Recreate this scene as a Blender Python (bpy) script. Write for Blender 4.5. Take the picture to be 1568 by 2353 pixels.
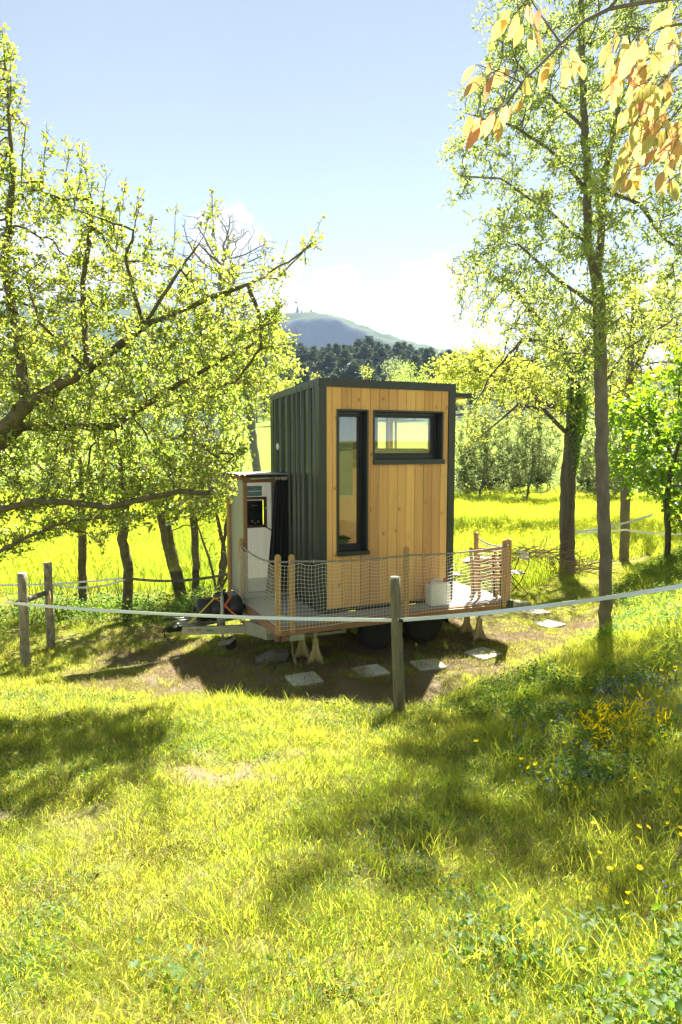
import bpy, math, random
import numpy as np
from mathutils import Vector, Matrix
R = math.radians
PI = math.pi
scene = bpy.context.scene
for o in list(bpy.data.objects):
    bpy.data.objects.remove(o)
COL = scene.collection

# ------------------------------------------------------------------ camera
EYE = 2.925
PITCH = R(5.44)
cam_d = bpy.data.cameras.new('camera')
cam = bpy.data.objects.new('camera', cam_d)
COL.objects.link(cam)
cam.location = (0, 0, EYE)
cam.rotation_euler = (R(90) - PITCH, 0, 0)
cam_d.sensor_fit = 'VERTICAL'
cam_d.sensor_height = 36
cam_d.sensor_width = 24
cam_d.lens = 24
cam_d.clip_start = 0.05
cam_d.clip_end = 6000
scene.camera = cam

# ------------------------------------------------------------------ light
SUN_EL = R(55.2)
SUN_AZ = math.atan2(.20, .665)          # clockwise from +Y
sun_dir = Vector((math.sin(SUN_AZ) * math.cos(SUN_EL), math.cos(SUN_AZ) * math.cos(SUN_EL), math.sin(SUN_EL)))
sd = bpy.data.lights.new('sun', 'SUN')
sd.energy = 4.3
sd.angle = R(.55)
sd.color = (1.0, .955, .88)
so = bpy.data.objects.new('sun', sd)
COL.objects.link(so)
so.rotation_euler = sun_dir.to_track_quat('Z', 'Y').to_euler()
so.location = (20, 60, 90)

scene.view_settings.view_transform = 'Standard'
scene.view_settings.look = 'None'
scene.view_settings.gamma = 1
scene.view_settings.use_curve_mapping = False
scene.view_settings.exposure = 2.56

world = bpy.data.worlds.new('World')
scene.world = world
world.use_nodes = True
wt = world.node_tree
wt.nodes.clear()


class NT:
    """small helper for node trees"""
    def __init__(s, nt):
        s.nt = nt

    def n(s, typ, **kw):
        nd = s.nt.nodes.new(typ)
        for k, v in kw.items():
            setattr(nd, k, v)
        return nd

    def l(s, a, b):
        s.nt.links.new(a, b)

    def m(s, op, a, b=None, c=None, clamp=False):
        nd = s.nt.nodes.new('ShaderNodeMath')
        nd.operation = op
        nd.use_clamp = clamp
        for i, v in enumerate((a, b, c)):
            if v is None:
                continue
            if isinstance(v, (int, float)):
                nd.inputs[i].default_value = v
            else:
                s.l(v, nd.inputs[i])
        return nd.outputs[0]

    def mix(s, f, a, b, typ='MIX'):
        nd = s.nt.nodes.new('ShaderNodeMix')
        nd.data_type = 'RGBA'
        nd.blend_type = typ
        for k, v in ((0, f), (6, a), (7, b)):
            if isinstance(v, (int, float)):
                nd.inputs[k].default_value = v
            elif isinstance(v, tuple):
                nd.inputs[k].default_value = v if len(v) == 4 else v + (1,)
            else:
                s.l(v, nd.inputs[k])
        return nd.outputs[2]

    def noise(s, vec, scale, detail=4, rough=.55, dim='3D'):
        nd = s.nt.nodes.new('ShaderNodeTexNoise')
        nd.noise_dimensions = dim
        nd.inputs['Scale'].default_value = scale
        nd.inputs['Detail'].default_value = detail
        nd.inputs['Roughness'].default_value = rough
        if vec is not None:
            s.l(vec, nd.inputs['Vector'])
        return nd.outputs[0]

    def ramp(s, f, pts):
        nd = s.nt.nodes.new('ShaderNodeValToRGB')
        cr = nd.color_ramp
        while len(cr.elements) < len(pts):
            cr.elements.new(.5)
        for e, (p, c) in zip(cr.elements, pts):
            e.position = p
            e.color = c if len(c) == 4 else tuple(c) + (1,)
        s.l(f, nd.inputs[0])
        return nd.outputs[0]


W = NT(wt)
tc = W.n('ShaderNodeTexCoord')
sky = W.n('ShaderNodeTexSky', sky_type='NISHITA')
sky.sun_disc = False
sky.sun_elevation = SUN_EL
sky.sun_rotation = SUN_AZ
sky.altitude = 5000
sky.air_density = .8
sky.dust_density = .0
sky.ozone_density = 1.6
sep = W.n('ShaderNodeSeparateXYZ')
W.l(tc.outputs['Generated'], sep.inputs[0])
yy = W.m('MAXIMUM', sep.outputs[1], .02)
cu = W.m('DIVIDE', sep.outputs[0], yy)
cw = W.m('DIVIDE', sep.outputs[2], yy)
best = None
for (px, py, ru, rw) in ((775, 700, .045, .055), (745, 760, .05, .05), (985, 700, .07, .06), (900, 760, .17, .05), (1110, 770, .13, .06),
                         (1000, 640, .03, .03), (530, 570, .06, .05), (640, 690, .05, .06), (40, 520, .05, .035), (110, 610, .1, .05),
                         (210, 640, .12, .05), (1350, 760, .2, .05), (-300, 640, .25, .07), (1900, 700, .3, .08)):
    du = W.m('DIVIDE', W.m('SUBTRACT', cu, (px - 784) / 1570), ru)
    dw = W.m('DIVIDE', W.m('SUBTRACT', cw, (1024 - py) / 1570), rw)
    v = W.m('SUBTRACT', 1.0, W.m('ADD', W.m('MULTIPLY', du, du), W.m('MULTIPLY', dw, dw)))
    best = v if best is None else W.m('MAXIMUM', best, v)
front = W.m('GREATER_THAN', sep.outputs[1], .02)
best = W.m('MAXIMUM', best, -3)
cmb = W.n('ShaderNodeCombineXYZ')
W.l(cu, cmb.inputs[0]); W.l(W.m('MULTIPLY', cw, 1.5), cmb.inputs[1])
nz = W.noise(cmb.outputs[0], 13, 7, .6)
nz2 = W.noise(tc.outputs['Generated'], 2.2, 6, .55)
lob = W.m('ADD', W.m('MULTIPLY', best, .55), W.m('MULTIPLY', W.m('SUBTRACT', nz, .5), 2.2))
lob = W.m('MULTIPLY', W.m('MULTIPLY', W.m('SUBTRACT', lob, -.02), 3.0, clamp=True), front)
wisp = W.m('MULTIPLY', W.m('SUBTRACT', nz2, .5), .8, clamp=True)
cloud = W.m('MAXIMUM', lob, W.m('MULTIPLY', wisp, .25))
cshade = W.noise(cmb.outputs[0], 22, 5, .6)
ccol = W.mix(cshade, (3.5, 3.65, 3.9), (4.9, 4.9, 4.9))
hs = W.n('ShaderNodeHueSaturation')
hs.inputs['Saturation'].default_value = .52
hs.inputs['Hue'].default_value = .478
hs.inputs['Value'].default_value = .96
W.l(sky.outputs[0], hs.inputs['Color'])
skc = W.mix(W.m('MULTIPLY', cloud, .85), hs.outputs[0], ccol)
bg = W.n('ShaderNodeBackground')
bg.inputs['Strength'].default_value = .05
W.l(skc, bg.inputs[0])
wo = W.n('ShaderNodeOutputWorld')
W.l(bg.outputs[0], wo.inputs[0])

# ------------------------------------------------------------------ helpers
MATS = {}


def new_mat(name):
    m = bpy.data.materials.new(name)
    m.use_nodes = True
    m.node_tree.nodes.clear()
    MATS[name] = m
    return m, NT(m.node_tree)


def pbr(name, c1, c2=None, scale=8, rough=.7, metal=0, bump=0, bscale=40, stretch=(1, 1, 1), rnd=0, spec=.5, detail=5):
    """principled material with noise colour variation, per-object shift and bump"""
    m, N = new_mat(name)
    out = N.n('ShaderNodeOutputMaterial')
    b = N.n('ShaderNodeBsdfPrincipled')
    N.l(b.outputs[0], out.inputs[0])
    t = N.n('ShaderNodeTexCoord')
    mp = N.n('ShaderNodeMapping')
    mp.inputs['Scale'].default_value = stretch
    oi = N.n('ShaderNodeObjectInfo')
    N.l(t.outputs['Object'], mp.inputs[0])
    va = N.n('ShaderNodeVectorMath', operation='ADD')
    N.l(mp.outputs[0], va.inputs[0])
    sc = N.n('ShaderNodeVectorMath', operation='SCALE')
    sc.inputs[0].default_value = (7.1, 3.3, 9.7)
    N.l(oi.outputs['Random'], sc.inputs['Scale'])
    N.l(sc.outputs[0], va.inputs[1])
    c2 = c2 or tuple(x * .8 for x in c1)
    col = N.mix(N.m('MULTIPLY', N.m('SUBTRACT', N.noise(va.outputs[0], scale, detail), .25), 2.0, clamp=True), c1, c2)
    if rnd:
        h = N.n('ShaderNodeHueSaturation')
        N.l(N.m('ADD', 1 - rnd / 2, N.m('MULTIPLY', oi.outputs['Random'], rnd)), h.inputs['Value'])
        N.l(col, h.inputs['Color'])
        col = h.outputs[0]
    N.l(col, b.inputs['Base Color'])
    b.inputs['Roughness'].default_value = rough
    b.inputs['Metallic'].default_value = metal
    b.inputs['Specular IOR Level'].default_value = spec
    if bump:
        bp = N.n('ShaderNodeBump')
        bp.inputs['Strength'].default_value = bump
        bp.inputs['Distance'].default_value = .02
        N.l(N.noise(va.outputs[0], bscale, 5, .65), bp.inputs['Height'])
        N.l(bp.outputs[0], b.inputs['Normal'])
    return m


def leafmat(name, c1, c2, t1, t2, trans=.5, gloss=.05, rough=.45, w1=0.0, clump=1.2):
    """two-sided leaf: diffuse + translucent + a little gloss; tint differs leaf by leaf and clump by clump"""
    m, N = new_mat(name)
    out = N.n('ShaderNodeOutputMaterial')
    g = N.n('ShaderNodeNewGeometry')
    oi = N.n('ShaderNodeObjectInfo')
    r = g.outputs['Random Per Island']
    cl = N.noise(g.outputs['Position'], clump, 2)
    r = N.m('ADD', N.m('MULTIPLY', r, .6), N.m('MULTIPLY', N.m('SUBTRACT', cl, .3), 1.0), clamp=True)
    if w1:
        r = N.m('ADD', N.m('MULTIPLY', r, 1 - w1), N.m('MULTIPLY', oi.outputs['Random'], w1))
    d = N.n('ShaderNodeBsdfDiffuse')
    t = N.n('ShaderNodeBsdfTranslucent')
    gl = N.n('ShaderNodeBsdfGlossy')
    gl.inputs['Roughness'].default_value = rough
    N.l(N.mix(r, c1, c2), d.inputs[0])
    N.l(N.mix(r, t1, t2), t.inputs[0])
    m1 = N.n('ShaderNodeMixShader')
    m1.inputs[0].default_value = trans
    N.l(d.outputs[0], m1.inputs[1]); N.l(t.outputs[0], m1.inputs[2])
    m2 = N.n('ShaderNodeMixShader')
    m2.inputs[0].default_value = gloss
    N.l(m1.outputs[0], m2.inputs[1]); N.l(gl.outputs[0], m2.inputs[2])
    N.l(m2.outputs[0], out.inputs[0])
    return m


def link(name, me, parent=None, loc=None, mats=None, rot=None):
    o = bpy.data.objects.new(name, me)
    COL.objects.link(o)
    if parent:
        o.parent = parent
    if loc is not None:
        o.location = loc
    if rot is not None:
        o.rotation_euler = rot
    return o


def tag(o, label=None, cat=None, group=None, kind=None):
    if label: o['label'] = label
    if cat: o['category'] = cat
    if group: o['group'] = group
    if kind: o['kind'] = kind
    return o


def empty(name, loc=(0, 0, 0), rz=0, label=None, cat=None, group=None):
    o = bpy.data.objects.new(name, None)
    COL.objects.link(o)
    o.location = loc
    o.rotation_euler = (0, 0, rz)
    o.empty_display_size = .2
    return tag(o, label, cat, group)


def copy_tree(o, parent=None):
    c = o.copy()
    COL.objects.link(c)
    if parent:
        c.parent = parent
    for ch in list(o.children):
        copy_tree(ch, c)
    return c


class MB:
    def __init__(s):
        s.v = []; s.f = []

    def box(s, x0, x1, y0, y1, z0, z1):
        n = len(s.v)
        s.v += [(x0, y0, z0), (x1, y0, z0), (x1, y1, z0), (x0, y1, z0), (x0, y0, z1), (x1, y0, z1), (x1, y1, z1), (x0, y1, z1)]
        s.f += [tuple(n + i for i in q) for q in ((0, 3, 2, 1), (4, 5, 6, 7), (0, 1, 5, 4), (1, 2, 6, 5), (2, 3, 7, 6), (3, 0, 4, 7))]
        return s

    def beam(s, p, q, w, h, up=(0, 0, 1)):
        """rectangular bar from p to q, w across, h along up"""
        p = Vector(p); q = Vector(q); d = (q - p).normalized()
        sdv = d.cross(Vector(up))
        if sdv.length < 1e-4:
            sdv = Vector((1, 0, 0))
        sdv.normalize(); u = sdv.cross(d)
        n = len(s.v)
        for e in (p, q):
            for a, b in ((-1, -1), (1, -1), (1, 1), (-1, 1)):
                s.v.append(tuple(e + sdv * a * w / 2 + u * b * h / 2))
        s.f += [tuple(n + i for i in qd) for qd in ((0, 1, 2, 3), (7, 6, 5, 4), (0, 4, 5, 1), (1, 5, 6, 2), (2, 6, 7, 3), (3, 7, 4, 0))]
        return s

    def tube(s, pts, r, n=6, cap=True, jit=0, rng=None):
        pts = [Vector(p) for p in pts]
        rr = r if isinstance(r, (list, tuple)) else [r] * len(pts)
        st = len(s.v)
        ref = None
        for i, p in enumerate(pts):
            d = (pts[min(i + 1, len(pts) - 1)] - pts[max(i - 1, 0)])
            if d.length < 1e-7: d = Vector((0, 0, 1))
            d.normalize()
            if ref is None:
                ref = Vector((0, 0, 1)) if abs(d.z) < .9 else Vector((1, 0, 0))
                ref = (ref - d * ref.dot(d)).normalized()
            else:
                ref = (ref - d * ref.dot(d))
                ref = ref.normalized() if ref.length > 1e-5 else d.orthogonal().normalized()
            b = d.cross(ref)
            for k in range(n):
                a = 2 * PI * k / n
                q = rr[i] * (1 + (rng.uniform(-jit, jit) if rng else 0))
                s.v.append(tuple(p + (ref * math.cos(a) + b * math.sin(a)) * q))
        for i in range(len(pts) - 1):
            for k in range(n):
                a = st + i * n + k; b2 = st + i * n + (k + 1) % n
                s.f.append((a, b2, b2 + n, a + n))
        if cap:
            s.f.append(tuple(st + k for k in range(n))[::-1])
            s.f.append(tuple(st + (len(pts) - 1) * n + k for k in range(n)))
        return s

    def lathe(s, prof, n=20, c=(0, 0, 0), axis='z'):
        st = len(s.v)
        for r_, z in prof:
            for k in range(n):
                a = 2 * PI * k / n
                x, y, zz = r_ * math.cos(a), r_ * math.sin(a), z
                if axis == 'x': x, y, zz = z, x, y
                if axis == 'y': x, y, zz = x, z, y
                s.v.append((c[0] + x, c[1] + y, c[2] + zz))
        for i in range(len(prof) - 1):
            for k in range(n):
                a = st + i * n + k; b2 = st + i * n + (k + 1) % n
                s.f.append((a, b2, b2 + n, a + n))
        s.f.append(tuple(st + k for k in range(n))[::-1])
        s.f.append(tuple(st + (len(prof) - 1) * n + k for k in range(n)))
        return s

    def prism(s, poly, y0, y1, plane='xz'):
        """extrude polygon; plane xz -> along y, xy -> along z, yz -> along x"""
        st = len(s.v); n = len(poly)
        for t in (y0, y1):
            for a, b in poly:
                s.v.append({'xz': (a, t, b), 'xy': (a, b, t), 'yz': (t, a, b)}[plane])
        s.f.append(tuple(range(st, st + n)))
        s.f.append(tuple(range(st + 2 * n - 1, st + n - 1, -1)))
        for i in range(n):
            j = (i + 1) % n
            s.f.append((st + i, st + n + i, st + n + j, st + j))
        return s

    def mesh(s, name, mat, smooth=False, bev=0):
        me = bpy.data.meshes.new(name)
        me.from_pydata(s.v, [], s.f)
        me.materials.append(MATS[mat] if isinstance(mat, str) else mat)
        if smooth:
            me.polygons.foreach_set('use_smooth', [True] * len(me.polygons))
        me.update()
        return me

    def build(s, name, mat, parent=None, smooth=False, bev=0, loc=None):
        o = link(name, s.mesh(name, mat, smooth), parent, loc)
        if bev:
            b = o.modifiers.new('bevel', 'BEVEL'); b.width = bev; b.segments = 1; b.limit_method = 'ANGLE'
        return o


def np_mesh(name, V, F, mat, smooth=False):
    """V (n,3); F (m,k) all the same size"""
    me = bpy.data.meshes.new(name)
    V = np.asarray(V, dtype=np.float32); F = np.asarray(F, dtype=np.int32)
    me.vertices.add(len(V)); me.vertices.foreach_set('co', V.ravel())
    k = F.shape[1]
    me.loops.add(F.size); me.loops.foreach_set('vertex_index', F.ravel())
    me.polygons.add(len(F))
    me.polygons.foreach_set('loop_start', np.arange(0, F.size, k, dtype=np.int32))
    me.polygons.foreach_set('loop_total', np.full(len(F), k, dtype=np.int32))
    if smooth:
        me.polygons.foreach_set('use_smooth', np.ones(len(F), dtype=bool))
    me.materials.append(MATS[mat] if isinstance(mat, str) else mat)
    me.update(calc_edges=True)
    return me


# value noise for terrain and masks
_ng = np.random.default_rng(5).random((256, 256))


def vnoise(x, y, s=1.0, seed=0):
    x = np.asarray(x) * s + seed * 17.3 + 100; y = np.asarray(y) * s + seed * 9.1 + 100
    xi = np.floor(x).astype(int); yi = np.floor(y).astype(int)
    fx = x - xi; fy = y - yi
    fx = fx * fx * (3 - 2 * fx); fy = fy * fy * (3 - 2 * fy)
    g = lambda a, b: _ng[a % 256, b % 256]
    return (g(xi, yi) * (1 - fx) + g(xi + 1, yi) * fx) * (1 - fy) + (g(xi, yi + 1) * (1 - fx) + g(xi + 1, yi + 1) * fx) * fy


def fbm(x, y, s=1.0, o=4, seed=0):
    t = 0; a = 1; n = 0
    for i in range(o):
        t = t + a * vnoise(x, y, s * 2 ** i, seed + i); n += a; a *= .5
    return t / n


def sstep(a, b, x):
    t = np.clip((x - a) / (b - a), 0, 1)
    return t * t * (3 - 2 * t)


# ------------------------------------------------------------------ terrain
TOE = np.array([(-40, 11.5), (-9, 9.6), (-4.5, 8.75), (-1.5, 7.6), (0.5, 7.2), (1.5, 8.0), (2.5, 9.05), (3.5, 10.2), (4.5, 12.5), (6.5, 16), (12, 19.5), (60, 40)], float)


def toe_d(x, y):
    """signed distance from the foot of the bank, positive towards the camera"""
    x = np.asarray(x, float); y = np.asarray(y, float)
    best_ = np.full(np.broadcast(x, y).shape, 1e9); sg = np.ones_like(best_)
    for (ax, ay), (bx, by) in zip(TOE[:-1], TOE[1:]):
        dx, dy = bx - ax, by - ay
        t = np.clip(((x - ax) * dx + (y - ay) * dy) / (dx * dx + dy * dy), 0, 1)
        qx, qy = x - ax - t * dx, y - ay - t * dy
        d = np.hypot(qx, qy)
        s_ = np.sign(dy * (x - ax) - dx * (y - ay))
        m = d < best_ - 1e-9
        sg = np.where(m, s_, sg); best_ = np.where(m, d, best_)
    return best_ * sg


def ground(x, y):
    x = np.asarray(x, float); y = np.asarray(y, float)
    d = toe_d(x, y)
    dp = np.clip(d, 0, None)
    wl = sstep(-3.2, -.6, x)
    z = (.08 + .17 * wl) * sstep(-.05, 1.15, d) + .155 * np.minimum(dp, 6.5) * (.75 + .25 * wl) + .02 * np.clip(dp - 6.5, 0, 20)
    z = z + .13 * np.clip(x - 1.3, 0, 12) * sstep(.4, 3, dp)
    z = z + (fbm(x, y, .9, 3, 3) - .5) * .14 * (1 - sstep(30, 60, y)) * (.35 + .65 * sstep(0, 1.2, dp))
    z = z + (fbm(x, y, 3.2, 4, 9) - .5) * (.06 + .09 * sstep(.2, 1.5, dp)) * (1 - sstep(14, 25, y))
    # the meadow beyond, then the hill pasture and the wooded slope
    z = z + (fbm(x, y, .08, 3, 5) - .5) * .5 * sstep(18, 40, y) + .085 * np.clip(y - 42, 0, 100) * (1 + .1 * np.sin(x * .03))
    z = z + .17 * np.clip(y - 140, 0, 160)
    z = z + .00022 * np.clip(np.abs(x) - 40, 0, 500) ** 1.6 * sstep(30, 120, y) * 2
    return z


def gz(x, y):
    return float(ground(np.array([x]), np.array([y]))[0])


def ray(px, py):
    """direction through a point of the 1568 x 2353 layout grid"""
    x = (px - 784) / 1569; v = (1176.5 - py) / 1569
    return Vector((x, math.cos(PITCH) + v * math.sin(PITCH), v * math.cos(PITCH) - math.sin(PITCH)))


def at(px, py, Y):
    d = ray(px, py)
    return Vector((0, 0, EYE)) + d * (Y / d.y)


def on_ground(px, py, h=0.0, t0=1.2, t1=60):
    d = ray(px, py)
    t = np.geomspace(t0, t1, 1500)
    zz = EYE + d.z * t - ground(d.x * t, d.y * t) - h
    i = int(np.argmax(zz < 0))
    return Vector((d.x * t[i], d.y * t[i], EYE + d.z * t[i]))


def soil_mask(x, y):
    """bare earth: 0 grass .. 1 bare"""
    x = np.asarray(x, float); y = np.asarray(y, float)
    n = fbm(x, y, 2.3, 4, 21)
    e = lambda cx, cy, rx, ry, a=0: 1 - np.hypot(((x - cx) * math.cos(a) + (y - cy) * math.sin(a)) / rx, (-(x - cx) * math.sin(a) + (y - cy) * math.cos(a)) / ry)
    m = np.maximum.reduce([e(.1, 8.2, 2.0, .85, .05), e(1.2, 8.6, 1.1, .5, .3) , e(2.6, 9.9, 1.1, .5, .7), e(-2.3, 8.8, .9, 1.6, .5) * .75,
                           e(.8, 9.9, 3.2, 1.0, .43), e(4.6, 10.8, 1.6, .8, .5) * .6, e(-1.9, 3.9, .4, .2) * .4, e(-.8, 4.4, .35, .14) * .3, e(-.3, 5.0, .3, .14) * .2, e(-1.5, 5.0, .4, .14) * .3])
    return np.clip(sstep(-.25, .45, m * 1.1 + (n - .5) * 1.6) * (m > -.4), 0, 1)

# ------------------------------------------------------------------ materials
pbr('anthracite', (.020, .025, .026), (.030, .035, .034), 3, .42, .0, .05, 60, spec=.6)
pbr('cladding_metal', (.042, .052, .054), (.068, .078, .080), 2, .27, .45, .05, 14, stretch=(1, 1, .2))
pbr('black_frame', (.012, .013, .015), (.018, .019, .02), 4, .35)
pbr('galvanised', (.34, .34, .30), (.48, .47, .42), 14, .42, .55, .08, 50)
pbr('black_plastic', (.010, .011, .013), (.018, .019, .021), 5, .38, bump=.05)
pbr('rubber', (.012, .012, .012), (.02, .02, .019), 9, .85)
pbr('deck_wood', (.26, .245, .23), (.36, .345, .33), 5, .75, bump=.3, bscale=30, stretch=(.8, 9, 9), rnd=.25)
pbr('fascia_wood', (.25, .115, .055), (.36, .19, .10), 6, .7, bump=.25, stretch=(1, 10, 10))
pbr('brown_wood', (.20, .085, .045), (.30, .15, .09), 6, .7, bump=.25, stretch=(8, 8, 1))
pbr('post_wood', (.52, .31, .11), (.42, .23, .08), 7, .65, bump=.2, stretch=(10, 10, 1.2), rnd=.15)
pbr('batten_wood', (.55, .36, .2), (.45, .28, .14), 7, .65, bump=.2, stretch=(10, 10, 1.2))
pbr('jack_paint', (.62, .50, .23), (.50, .40, .18), 9, .55, .0, .1)
pbr('rope', (.36, .32, .28), (.26, .23, .2), 60, .9, bump=.5, bscale=160)
pbr('net_cord', (.85, .78, .64), (.78, .70, .56), 20, .8)
pbr('tape', (.85, .86, .86), (.70, .76, .80), 3, .6, stretch=(1, 1, 80))
pbr('orange_strap', (.85, .19, .03), (.7, .14, .02), 20, .7)
pbr('curtain', (.010, .010, .012), (.016, .016, .019), 20, .8)
pbr('stone', (.52, .49, .43), (.36, .33, .28), 7, .85, bump=.5, bscale=35, rnd=.12, detail=8)
pbr('mud', (.16, .11, .07), (.10, .07, .045), 9, .95, bump=.8, bscale=25)
pbr('white_plastic', (.72, .72, .70), (.66, .66, .64), 6, .45)
pbr('red_plastic', (.55, .02, .02), None, 6, .4)
pbr('plywood', (.66, .47, .28), (.74, .55, .35), 3, .7, stretch=(6, 6, 1))
pbr('blind', (.30, .34, .24), (.33, .37, .27), 5, .8)
pbr('towel', (.42, .37, .27), (.28, .25, .18), 14, .95, bump=.6, bscale=60)
pbr('towel_dark', (.06, .055, .05), None, 14, .95, bump=.6, bscale=60)
pbr('mattress', (.34, .37, .34), (.42, .45, .42), 5, .9)
pbr('map_paper', (.25, .55, .78), (.50, .66, .74), 9, .6)
pbr('white_print', (.8, .8, .8), None, 5, .6)
pbr('dial_metal', (.55, .55, .55), None, 9, .3, .8)
pbr('yellow_pipe', (.75, .55, .05), None, 5, .5)
pbr('ink', (.05, .05, .045), None, 5, .6)
pbr('green_sticker', (.10, .28, .16), None, 30, .6)
pbr('cut_wood', (.62, .42, .22), (.5, .33, .17), 20, .8)
pbr('old_post', (.30, .27, .16), (.13, .105, .06), 5, .9, bump=.9, bscale=18, stretch=(7, 7, .9), detail=8)
pbr('round_post_bark', (.10, .075, .055), (.38, .34, .27), 16, .9, bump=.9, bscale=22, stretch=(1, 1, .6), detail=3)
pbr('bark_ash', (.105, .085, .065), (.21, .18, .14), 9, .92, bump=1.0, bscale=14, stretch=(1, 1, .5), detail=8)
pbr('bark_old', (.055, .042, .034), (.16, .13, .105), 5, .95, bump=1.0, bscale=9, stretch=(3.5, 3.5, .35), detail=8)
pbr('bark_apple', (.05, .04, .03), (.17, .145, .06), 12, .95, bump=.9, bscale=25, detail=6)
pbr('bark_grey', (.12, .105, .09), (.20, .18, .16), 9, .95, bump=.5)
pbr('twig_dead', (.30, .22, .15), (.20, .14, .09), 9, .95)
pbr('steel_dark', (.03, .03, .032), None, 9, .45, .5)
pbr('table_slat', (.50, .42, .36), (.6, .52, .46), 8, .7)
pbr('petal', (.80, .50, .01), (.85, .58, .02), 5, .5)

# pale timber of the front wall: long grain, growth rings round knots, a tone for each board
m, N = new_mat('plank_wood')
out = N.n('ShaderNodeOutputMaterial'); b = N.n('ShaderNodeBsdfPrincipled'); N.l(b.outputs[0], out.inputs[0])
t = N.n('ShaderNodeTexCoord'); oi = N.n('ShaderNodeObjectInfo')
off = N.n('ShaderNodeVectorMath', operation='SCALE'); off.inputs[0].default_value = (13.7, 5.1, 31.3)
N.l(oi.outputs['Random'], off.inputs['Scale'])
ad = N.n('ShaderNodeVectorMath', operation='ADD'); N.l(t.outputs['Object'], ad.inputs[0]); N.l(off.outputs[0], ad.inputs[1])
mp = N.n('ShaderNodeMapping'); mp.inputs['Scale'].default_value = (26, 4, .8); N.l(ad.outputs[0], mp.inputs[0])
vor = N.n('ShaderNodeTexVoronoi'); vor.inputs['Scale'].default_value = 1.0
mpk = N.n('ShaderNodeMapping'); mpk.inputs['Scale'].default_value = (8, .01, 6); N.l(ad.outputs[0], mpk.inputs[0])
N.l(mpk.outputs[0], vor.inputs['Vector'])
kd = vor.outputs['Distance']
ksel = N.n('ShaderNodeSeparateColor'); N.l(vor.outputs['Color'], ksel.inputs[0]); ksl = N.m('GREATER_THAN', ksel.outputs[0], .58)
knot = N.m('MULTIPLY', N.m('SUBTRACT', 1.0, N.m('MULTIPLY', kd, 6.5), clamp=True), ksl)
halo = N.m('MULTIPLY', N.m('SUBTRACT', 1.0, N.m('MULTIPLY', kd, 2.8), clamp=True), ksl)
warp = N.m('MULTIPLY', halo, 2.2)
cx = N.n('ShaderNodeVectorMath', operation='ADD')
cz = N.n('ShaderNodeCombineXYZ'); N.l(warp, cz.inputs[0]); N.l(warp, cz.inputs[2])
N.l(mp.outputs[0], cx.inputs[0]); N.l(cz.outputs[0], cx.inputs[1])
gr = N.noise(cx.outputs[0], 1.0, 6, .6)
fine = N.noise(cx.outputs[0], 5.0, 4, .6)
col = N.ramp(gr, [(.28, (.84, .40, .10)), (.5, (.90, .49, .155)), (.68, (.72, .33, .08))])
col = N.mix(N.m('MULTIPLY', fine, .35), col, (.46, .24, .08))
big = N.noise(ad.outputs[0], 1.3, 3)
col = N.mix(N.m('MULTIPLY', big, .25), col, (.86, .55, .25))
stn = N.m('MULTIPLY', N.m('SUBTRACT', N.noise(mp.outputs[0], .35, 3), .52), 3.0, clamp=True)
col = N.mix(N.m('MULTIPLY', stn, .35), col, (.42, .30, .19))
col = N.mix(N.m('MULTIPLY', halo, .4), col, (.45, .20, .06))
col = N.mix(N.m('MULTIPLY', knot, .95), col, (.13, .05, .02))
hsv = N.n('ShaderNodeHueSaturation'); N.l(N.m('ADD', .80, N.m('MULTIPLY', oi.outputs['Random'], .36)), hsv.inputs['Value'])
N.l(N.m('ADD', .495, N.m('MULTIPLY', oi.outputs['Random'], .01)), hsv.inputs['Hue']); N.l(col, hsv.inputs['Color'])
N.l(hsv.outputs[0], b.inputs['Base Color']); b.inputs['Roughness'].default_value = .62
bp = N.n('ShaderNodeBump'); bp.inputs['Strength'].default_value = .25; bp.inputs['Distance'].default_value = .01
N.l(gr, bp.inputs['Height']); N.l(bp.outputs[0], b.inputs['Normal'])

# window glass
m, N = new_mat('glass')
out = N.n('ShaderNodeOutputMaterial'); tr = N.n('ShaderNodeBsdfTransparent'); tr.inputs[0].default_value = (.90, .93, .90, 1)
gl = N.n('ShaderNodeBsdfGlossy'); gl.inputs['Roughness'].default_value = .02
fr = N.n('ShaderNodeFresnel'); fr.inputs[0].default_value = 1.5
mx = N.n('ShaderNodeMixShader')
N.l(N.m('ADD', .05, fr.outputs[0], clamp=True), mx.inputs[0]); N.l(tr.outputs[0], mx.inputs[1]); N.l(gl.outputs[0], mx.inputs[2]); N.l(mx.outputs[0], out.inputs[0])

# twin-wall polycarbonate, milky with vertical flutes
m, N = new_mat('polycarbonate')
out = N.n('ShaderNodeOutputMaterial'); d = N.n('ShaderNodeBsdfDiffuse'); t_ = N.n('ShaderNodeBsdfTranslucent'); gl = N.n('ShaderNodeBsdfGlossy')
tcn = N.n('ShaderNodeTexCoord'); mp = N.n('ShaderNodeMapping'); mp.inputs['Scale'].default_value = (30, 30, .3); N.l(tcn.outputs['Object'], mp.inputs[0])
st = N.noise(mp.outputs[0], 1, 2)
N.l(N.mix(st, (.74, .74, .70), (.86, .86, .84)), d.inputs[0]); N.l(N.mix(st, (.35, .36, .32), (.62, .62, .60)), t_.inputs[0])
gl.inputs['Roughness'].default_value = .25
m1 = N.n('ShaderNodeMixShader'); m1.inputs[0].default_value = .6; N.l(d.outputs[0], m1.inputs[1]); N.l(t_.outputs[0], m1.inputs[2])
m2 = N.n('ShaderNodeMixShader'); m2.inputs[0].default_value = .10; N.l(m1.outputs[0], m2.inputs[1]); N.l(gl.outputs[0], m2.inputs[2]); N.l(m2.outputs[0], out.inputs[0])

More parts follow.
